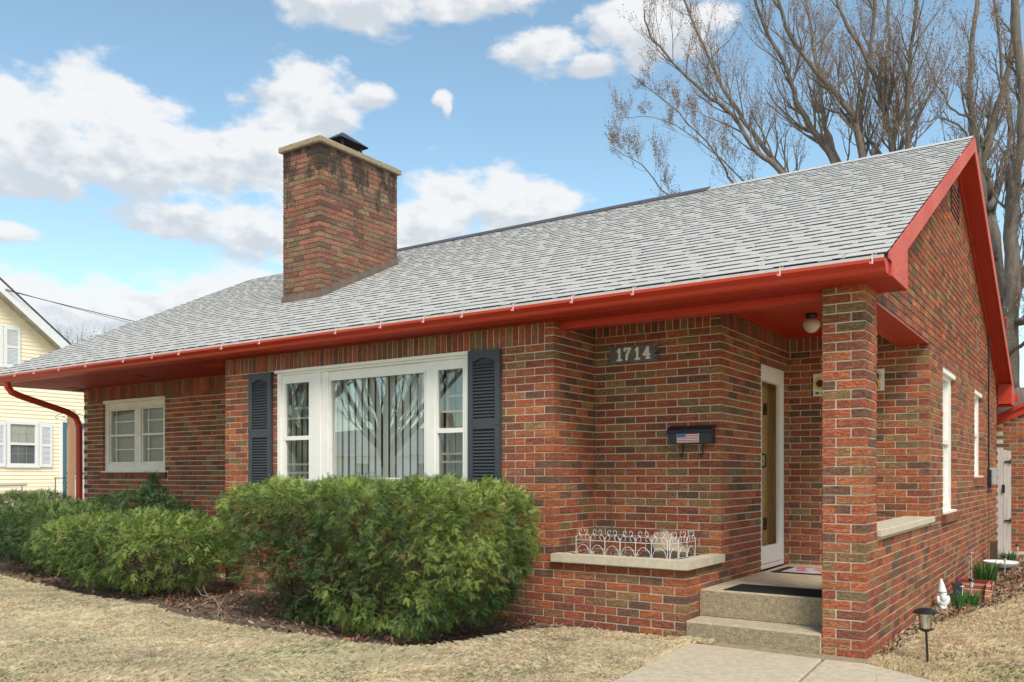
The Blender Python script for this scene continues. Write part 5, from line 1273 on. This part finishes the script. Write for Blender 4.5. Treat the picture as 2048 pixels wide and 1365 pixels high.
# ================================================================== leaf litter
def litter(pts,smin,smax,seed):
    r=np.random.default_rng(seed); n=len(pts); P=np.asarray(pts,float)
    s=r.uniform(smin,smax,n); a=r.uniform(0,6.28,n); ti=r.normal(0,.45,n); tj=r.normal(0,.45,n); curl=r.uniform(.1,.6,n)
    # outline of a curled lobed leaf: 8 rim points + mid rib of 3
    rim=np.array([(-1,0),(-.62,.42),(-.30,.30),(.05,.62),(.32,.30),(.66,.36),(1,0)]); m=len(rim)
    V=[];F=[]
    rib=np.array([(-1,0),(-.3,0),(.32,0),(1,0)])
    up=np.array([(-1,0),(-.55,.42),(-.28,.26),(.08,.58),(.36,.26),(.70,.36),(1,0)])
    loc=np.concatenate([np.array([(-.9,0),(-.25,0),(.35,0),(.95,0)]),up[1:-1],up[1:-1]*np.array([1,-1])])  # 4+5+5=14
    faces=[(0,1,5,4),(1,2,7,6),(1,6,5,5),(2,3,8,7),(0,9,10,1),(1,11,12,2),(1,10,11,11),(2,12,13,3)]
    tris=[]
    for f in faces:
        f2=[]; [f2.append(q) for q in f if q not in f2]
        for k in range(1,len(f2)-1): tris.append((f2[0],f2[k],f2[k+1]))
    L=np.zeros((n,14,3)); L[:,:,0]=loc[None,:,0]*s[:,None]; L[:,:,1]=loc[None,:,1]*s[:,None]*r.uniform(.6,1,n)[:,None]
    L[:,:,2]=(np.abs(loc[None,:,1])*curl[:,None]*1.2+ (loc[None,:,0]**2)*(curl*.35)[:,None]+r.normal(0,.07,(n,14)))*s[:,None]
    # tilt and spin
    ct,st_=np.cos(ti)[:,None],np.sin(ti)[:,None]; y=L[:,:,1]*ct-L[:,:,2]*st_; z=L[:,:,1]*st_+L[:,:,2]*ct
    ct,st_=np.cos(tj)[:,None],np.sin(tj)[:,None]; x=L[:,:,0]*ct-z*st_; z=L[:,:,0]*st_+z*ct
    ca,sa=np.cos(a)[:,None],np.sin(a)[:,None]; X=x*ca-y*sa+P[:,0:1]; Y=x*sa+y*ca+P[:,1:2]; Z=z-z.min(1,keepdims=True)+P[:,2:3]
    V=np.stack([X,Y,Z],2).reshape(-1,3); T=np.array(tris); F=(np.arange(n)[:,None,None]*14+T[None]).reshape(-1,3)
    pal=np.array([(.22,.11,.055),(.16,.085,.05),(.30,.17,.09),(.11,.07,.05),(.34,.22,.14),(.26,.09,.04),(.22,.17,.13)])
    c=pal[r.integers(0,len(pal),n)]*r.uniform(.7,1.25,(n,1)); return V,F,np.repeat(c,14,0)
rr=random.Random(5); pts=[]
def smp(poly,n,zf_=lambda x,y:-.01):
    xs=[p[0] for p in poly]; ys=[p[1] for p in poly]; out=[]
    X=np.array([rr.uniform(min(xs),max(xs)) for _ in range(n*3)]); Y=np.array([rr.uniform(min(ys),max(ys)) for _ in range(n*3)]); k=inpoly(X,Y,poly)
    return [(x,y,zf_(x,y)) for x,y in list(zip(X[k],Y[k]))[:n]]
big=[]
P_=smp(bed,11000,lambda x,y:-.01+rr.random()*.012)
P_=[p for p in P_ if rr.random()<.35+.65*(math.sin(p[0]*2.3)+math.sin(p[1]*5+p[0])>.0)]
V1,F1,C1=litter(P_,.014,.034,41)
o=arrobj('leaf_litter',V1,F1,[M['leaf']],None,C1,kind='stuff'); tag(o,'brown dead leaves lying on the soil under the yew shrubs','leaf litter')
P_=smp(rbed,3800,lambda x,y:-.01+rr.random()*.02)
P_+= [(x,y,0) for x,y,z in smp([(-.9,9.0),(.6,9.2),(1.4,14),(-.3,14.5)],1100)]
P_=[p for p in P_ if p[0]>XS+.03]
V1,F1,C1=litter(P_,.016,.038,42)
o=arrobj('leaf_litter',V1,F1,[M['leaf']],None,C1*np.array((1.1,1.05,1.0)),kind='stuff'); tag(o,'brown dead leaves heaped beside the brick side wall','leaf litter')
P_=[(rr.uniform(-14,-2.6),rr.uniform(2.5,5.4),.012) for _ in range(800)]+[(rr.uniform(-1.2,1.5),rr.uniform(5.9,9.5),.01) for _ in range(120)]+[(x,y,.01) for x,y,z in smp([(-3.7,5.9),(-2.6,6.1),(-2.66,6.26),(-3.8,6.26)],90)]
P_=[p for p in P_ if not inpoly(np.array([p[0]]),np.array([p[1]]),PATHL)[0]]
V1,F1,C1=litter(P_,.007,.024,43)
o=arrobj('leaf_litter',V1,F1,[M['leaf']],None,C1,kind='stuff'); tag(o,'scattered single dead leaves on the straw lawn','leaf litter')
P_=smp([(-3.80,6.38),(-2.78,6.38),(-2.78,7.0),(-3.80,7.0)],150,lambda x,y:.588)
V1,F1,C1=litter(P_,.014,.03,44); o=arrobj('leaf_litter',V1,F1,[M['leaf']],None,C1,kind='stuff'); tag(o,'dry leaves and stalks on the soil of the raised planter','leaf litter')
V1,F1,C1=litter([(-3.98,4.80,.01)],.055,.056,45); o=arrobj('oak_leaf',V1,F1,[M['leaf']],None,np.full_like(C1,1)*np.array((.50,.36,.25)))
tag(o,'single large pale dead leaf standing at the bed edge before the largest shrub','leaf')
# fallen grey twig at the lawn edge
B=MB()
q=(-6.35,4.72)
B.tube([(q[0],q[1],-.01),(q[0]+.0,q[1]+.02,.09),(q[0]-.02,q[1]+.03,.14),(q[0]-.10,q[1]+.05,.19),(q[0]-.26,q[1]+.03,.21),(q[0]-.33,q[1]+.03,.27)],[.006,.006,.0055,.005,.004,.0025],5)
B.tube([(q[0]-.0,q[1]+.02,.11),(q[0]+.05,q[1]+.04,.20),(q[0]+.10,q[1]+.04,.235)],[.005,.004,.0025],5)
B.tube([(q[0]-.15,q[1]+.045,.20),(q[0]-.22,q[1]+.08,.17),(q[0]-.34,q[1]+.1,.15)],[.004,.003,.002],4); B.tube([(q[0]-.18,q[1]+.04,.205),(q[0]-.22,q[1]+.03,.26),(q[0]-.25,q[1]+.04,.30)],[.004,.003,.002],4)
tag(B.build('fallen_twig',M['twig']),'pale forked twig standing at the lawn edge below the low yew shrubs','twig')
# ================================================================== bare maples behind the house
def wpt(u,v,Y):
    a=u-1024; dX=CS*a-SN*1713; dY=SN*a+CS*1713; t=Y/dY; return Vector((dX*t,Y,1.28+(951-v)*t))
class Tree:
    def __init__(s,name,label,base,seed,grp=None,cat='tree'):
        s.t=thing(name,label,cat,base,grp); s.r=random.Random(seed); s.tr=MB(); s.br=MB(); s.tw=MB(); s.bv=[]; s.bc=[]; s.tips=[]
    def limb(s,pts,r0,r1,n=9):
        k=len(pts)
        # smooth the polyline, add small kinks
        P=[]
        for i in range(k-1):
            a=pts[max(i-1,0)];b_=pts[i];c=pts[i+1];d=pts[min(i+2,k-1)]
            for j in range(4):
                t=j/4; P.append(.5*((2*b_)+(c-a)*t+(2*a-5*b_+4*c-d)*t*t+(3*b_-a-3*c+d)*t**3))
        P.append(pts[-1]); m=len(P)
        P=[p+Vector((s.r.uniform(-1,1),s.r.uniform(-1,1),s.r.uniform(-1,1)))*.025 if 0<i<m-1 else p for i,p in enumerate(P)]
        rad=[r0+(r1-r0)*(i/(m-1))**.85 for i in range(m)]
        s.tr.tube(P,rad,n); return P,rad
    def grow(s,p,d,L,r,lev,maxlev):
        R_=s.r; n=4 if lev<maxlev else 3; pts=[p]; dd=d.normalized(); q=p
        for i in range(n):
            dd=(dd+Vector((R_.gauss(0,.13),R_.gauss(0,.13),R_.gauss(0,.10)+.16))).normalized(); q=q+dd*(L/n); pts.append(q)
        rad=[r*(1-.72*i/n) for i in range(n+1)]
        (s.br if r>.012 else s.tw).tube(pts,rad,5 if r>.012 else 3,cap=False)
        if lev<maxlev:
            k=R_.randint(4,6) if lev<maxlev-1 else R_.randint(3,5)
            for j in range(k):
                f=R_.uniform(.25,1.0); i=min(n-1,int(f*n)); pp=pts[i].lerp(pts[i+1],f*n-i)
                ax=Vector((R_.gauss(0,1),R_.gauss(0,1),R_.gauss(0,1))).cross(dd)
                if ax.length<.1: continue
                nd=(dd*math.cos(R_.uniform(.35,.75))+ax.normalized()*math.sin(R_.uniform(.35,.8))+Vector((0,0,.22))).normalized()
                s.grow(pp,nd,L*R_.uniform(.45,.68),max(rad[i]*.55,.0032),lev+1,maxlev)
        if lev>=maxlev-1:
            for i in range(1,len(pts)):
                for _ in range(2): s.tips.append(pts[i]+Vector((R_.gauss(0,.03),R_.gauss(0,.03),R_.gauss(0,.03))))
            s.tips.append(pts[-1])
    def side(s,P,rad,f0,n,Lm,maxlev=2,spread=(.45,.95),bias=None):
        R_=s.r; m=len(P)
        for j in range(n):
            f=R_.uniform(f0,.99); i=min(m-2,int(f*(m-1))); p=P[i]; dd=(P[i+1]-P[i]).normalized()
            ax=Vector((R_.gauss(0,1),R_.gauss(0,1),R_.gauss(0,1))).cross(dd).normalized(); a=R_.uniform(*spread)
            nd=(dd*math.cos(a)+ax*math.sin(a)+Vector((0,0,.15))+(bias or Vector())).normalized()
            s.grow(p,nd,Lm*R_.uniform(.6,1.2)*(1-.45*f),min(rad[i]*.42,.035),0,maxlev)
    def finish(s,budn=1.0,bs=.028,bud=True):
        s.tr.build('trunk',M['bark'],s.t,smooth=True); 
        if s.br.v: s.br.build('branches',M['bark'],s.t,kind='stuff')
        if s.tw.v: s.tw.build('twigs',M['twig'],s.t,kind='stuff')
        if bud and s.tips:
            T=np.array([tuple(p) for p in s.tips if s.r.random()<budn]); n=len(T); r=np.random.default_rng(3)
            sz=r.uniform(.35,1.15,(n,1))*bs; o=r.normal(size=(n,3)); o/=np.linalg.norm(o,axis=1,keepdims=True); p=np.cross(o,r.normal(size=(n,3))); p/=np.linalg.norm(p,axis=1,keepdims=True); q_=np.cross(o,p)
            V=np.stack([T+p*sz,T-p*sz*.6+q_*sz*.55,T-p*sz*.6-q_*sz*.55,T+o*sz*.7],1).reshape(-1,3); i=np.arange(n)*4
            F=np.concatenate([np.c_[i,i+1,i+2],np.c_[i,i+3,i+1],np.c_[i,i+2,i+3]])
            pal=np.array([(.26,.15,.09),(.34,.22,.14),(.20,.12,.08),(.40,.29,.19),(.28,.13,.09)]); c=pal[r.integers(0,5,n)]
            arrobj('buds',V,F,[M['bud']],s.t,np.repeat(c,4,0),kind='stuff')
YT=22.0
T1_=Tree('maple_tree','large bare budding maple spreading over the roof ridge',(-3.6,YT,0),101,'bare maples behind the house')
def L(pl,yo): 
    k=len(pl); return [wpt(u,v,YT+yo*i/(k-1)) for i,(u,v) in enumerate(pl)]
root=wpt(1745,900,YT)
crown_=[
 ([(1745,760),(1690,520),(1572,352),(1515,306),(1465,232),(1399,178),(1303,75),(1290,20)],-2.5,.17,.02,26),
 ([(1745,740),(1660,480),(1573,352),(1490,244),(1432,149),(1382,33),(1345,-60)],1.5,.16,.035,24),
 ([(1745,720),(1700,480),(1672,331),(1631,269),(1593,199),(1573,137),(1523,41),(1495,-60)],-1,.18,.05,24),
 ([(1745,720),(1715,470),(1676,327),(1645,232),(1635,145),(1618,41),(1600,-80)],2.5,.16,.05,22),
 ([(1748,720),(1745,450),(1726,319),(1705,232),(1647,161),(1573,54),(1540,-60)],-1.5,.20,.05,24),
 ([(1748,720),(1740,450),(1730,319),(1722,232),(1734,150),(1745,60),(1750,-80)],1,.15,.05,20),
 ([(1752,720),(1775,450),(1784,306),(1771,232),(1738,124),(1697,54),(1650,-60)],-.5,.19,.05,24),
 ([(1752,720),(1785,450),(1784,306),(1796,207),(1780,124),(1776,-60)],1.8,.15,.05,20),
 ([(1755,720),(1805,450),(1817,298),(1815,207),(1821,103),(1840,-60)],-1.2,.15,.05,20),
 ([(1690,520),(1560,430),(1469,368),(1432,306),(1357,228),(1262,149)],-3,.07,.012,20),
 ([(1690,540),(1500,450),(1341,393),(1283,331),(1222,296)],-3.5,.055,.008,18),
 ([(1640,450),(1520,390),(1420,300),(1330,240),(1240,235)],2,.05,.008,16),
]
b0=[wpt(1745,985,YT),wpt(1748,860,YT),wpt(1745,740,YT)]
T1_.limb(b0,.45,.3,12)
for pl_,yo,r0,r1,ns in crown_:
    P,rad=T1_.limb(L(pl_,yo),r0*.62,r1*.6,8); T1_.side(P,rad,.30,int(ns*1.0),1.9 if r0>.08 else 1.1)
T1_.finish(.85,.022)
YT=17.5
T2_=Tree('maple_tree','bare maple with two forked trunks at the right edge behind the gable',(-1.0,YT,0),102,'bare maples behind the house')
T2_.limb([wpt(2025,985,YT),wpt(2022,900,YT),wpt(2018,780,YT)],.42,.34,12)
for pl_,yo,r0,r1,ns in [
 ([(2018,790),(2000,640),(1990,500),(1975,400),(1966,331),(1987,248),(2012,165),(2028,40),(2030,-60)],1.0,.17,.05,20),
 ([(2020,790),(2022,640),(2028,559),(2022,450),(2028,373),(2045,248),(2040,124),(2024,-60)],-1.0,.20,.08,22),
 ([(1985,520),(1966,400),(1955,320),(1945,261),(1941,207),(1945,103),(1962,-60)],.8,.12,.05,20),
 ([(1941,240),(1910,222),(1885,190),(1862,140),(1840,90)],-.5,.03,.008,10),
 ([(1948,290),(1900,240),(1850,243),(1815,262)],-.6,.03,.006,8),
 ([(2024,600),(2060,540),(2110,470),(2160,330)],-.4,.13,.05,12),
 ([(2005,660),(2040,640),(2090,640),(2150,600)],-.8,.09,.03,10),
 ([(2022,700),(2000,720),(2040,690),(2100,650)],-1.2,.08,.03,8),
 ([(1978,420),(2000,370),(2015,320),(2020,240),(2000,120),(1985,-40)],1.5,.08,.03,14)]:
    P,rad=T2_.limb(L(pl_,yo),r0*.8,r1*.7,8); T2_.side(P,rad,.15,int(ns*.8),1.1)
T2_.finish(.8,.019)
# small far trees showing over the left end of the roof
YT=40
T3_=Tree('bare_tree','small distant bare tree top between the cream gable and the roof',tuple(wpt(170,960,YT)),103)
for u in range(118,236,9):
    T3_.side(*T3_.limb([wpt(175+(u-175)*.3,900,YT),wpt(175+(u-175)*.7,760,YT+1),wpt(u,668+abs(u-170)*.25+random.uniform(-5,15),YT+random.uniform(-1,2))],.09,.02,5),.45,9,2.6,1)
T3_.finish(.6,.05)
# ================================================================== what the window glass reflects: across the street
rh=thing('street_house','pale sided low house across the street seen only in the window glass','house',(-41,-38,0))
B=MB(); B.box(-62,-42,0,-20,-34,2.8); B.build('wall',M['nwhite'],rh)
B=MB(); B.prism([(-33.3,2.7),(-42.7,2.7),(-38,4.9)],'x',-62.6,-19.4); B.build('roof',M['nsoffit'],rh)
for x in (-58,-52,-46,-40,-34,-28,-23): bx('window',M['dark'],rh,x,-34.02,1.3,x+1.2,-33.97,2.2)
bx('chimney',M['sidebrick'],rh,-42,-39,3,-40.8,-38,6.0)
def roughtree(label,base,H,r0,seed,nl=7,ns=12,Lm=2.4):
    T=Tree('shade_tree',label,base,seed,'bare trees across the street'); R_=T.r; b=Vector(base)
    P,rad=T.limb([b,b+Vector((.1,.05,H*.12)),b+Vector((-.05,.1,H*.22))],r0,r0*.8,10)
    for i in range(nl):
        a=i*6.28/nl+R_.uniform(-.3,.3); s=R_.uniform(.18,.42)*H
        q=P[-1]-Vector((0,0,R_.uniform(0,H*.1)))
        pts=[q,q+Vector((math.cos(a)*s*.35,math.sin(a)*s*.35,H*.14)),q+Vector((math.cos(a)*s*.75,math.sin(a)*s*.75,H*.32)),q+Vector((math.cos(a)*s,math.sin(a)*s,H*.58))]
        p2,r2=T.limb(pts,r0*.42,.02,7); T.side(p2,r2,.1,ns,Lm,2)
    T.finish(.0,bud=False)
roughtree('broad bare tree in the front yard mirrored in the picture window',(-14.4,-3.0,0),11,.17,201,9,14,1.8)
roughtree('bare tree left of the mirrored street house',(-24,-9,0),13,.3,202,8,12,2.4)
roughtree('bare tree farther along the street',(-17,-14,0),12,.3,203,8,12,2.4)
roughtree('bare tree beside the mirrored drive',(-36,-16,0),13,.35,204,8,10,2.8)
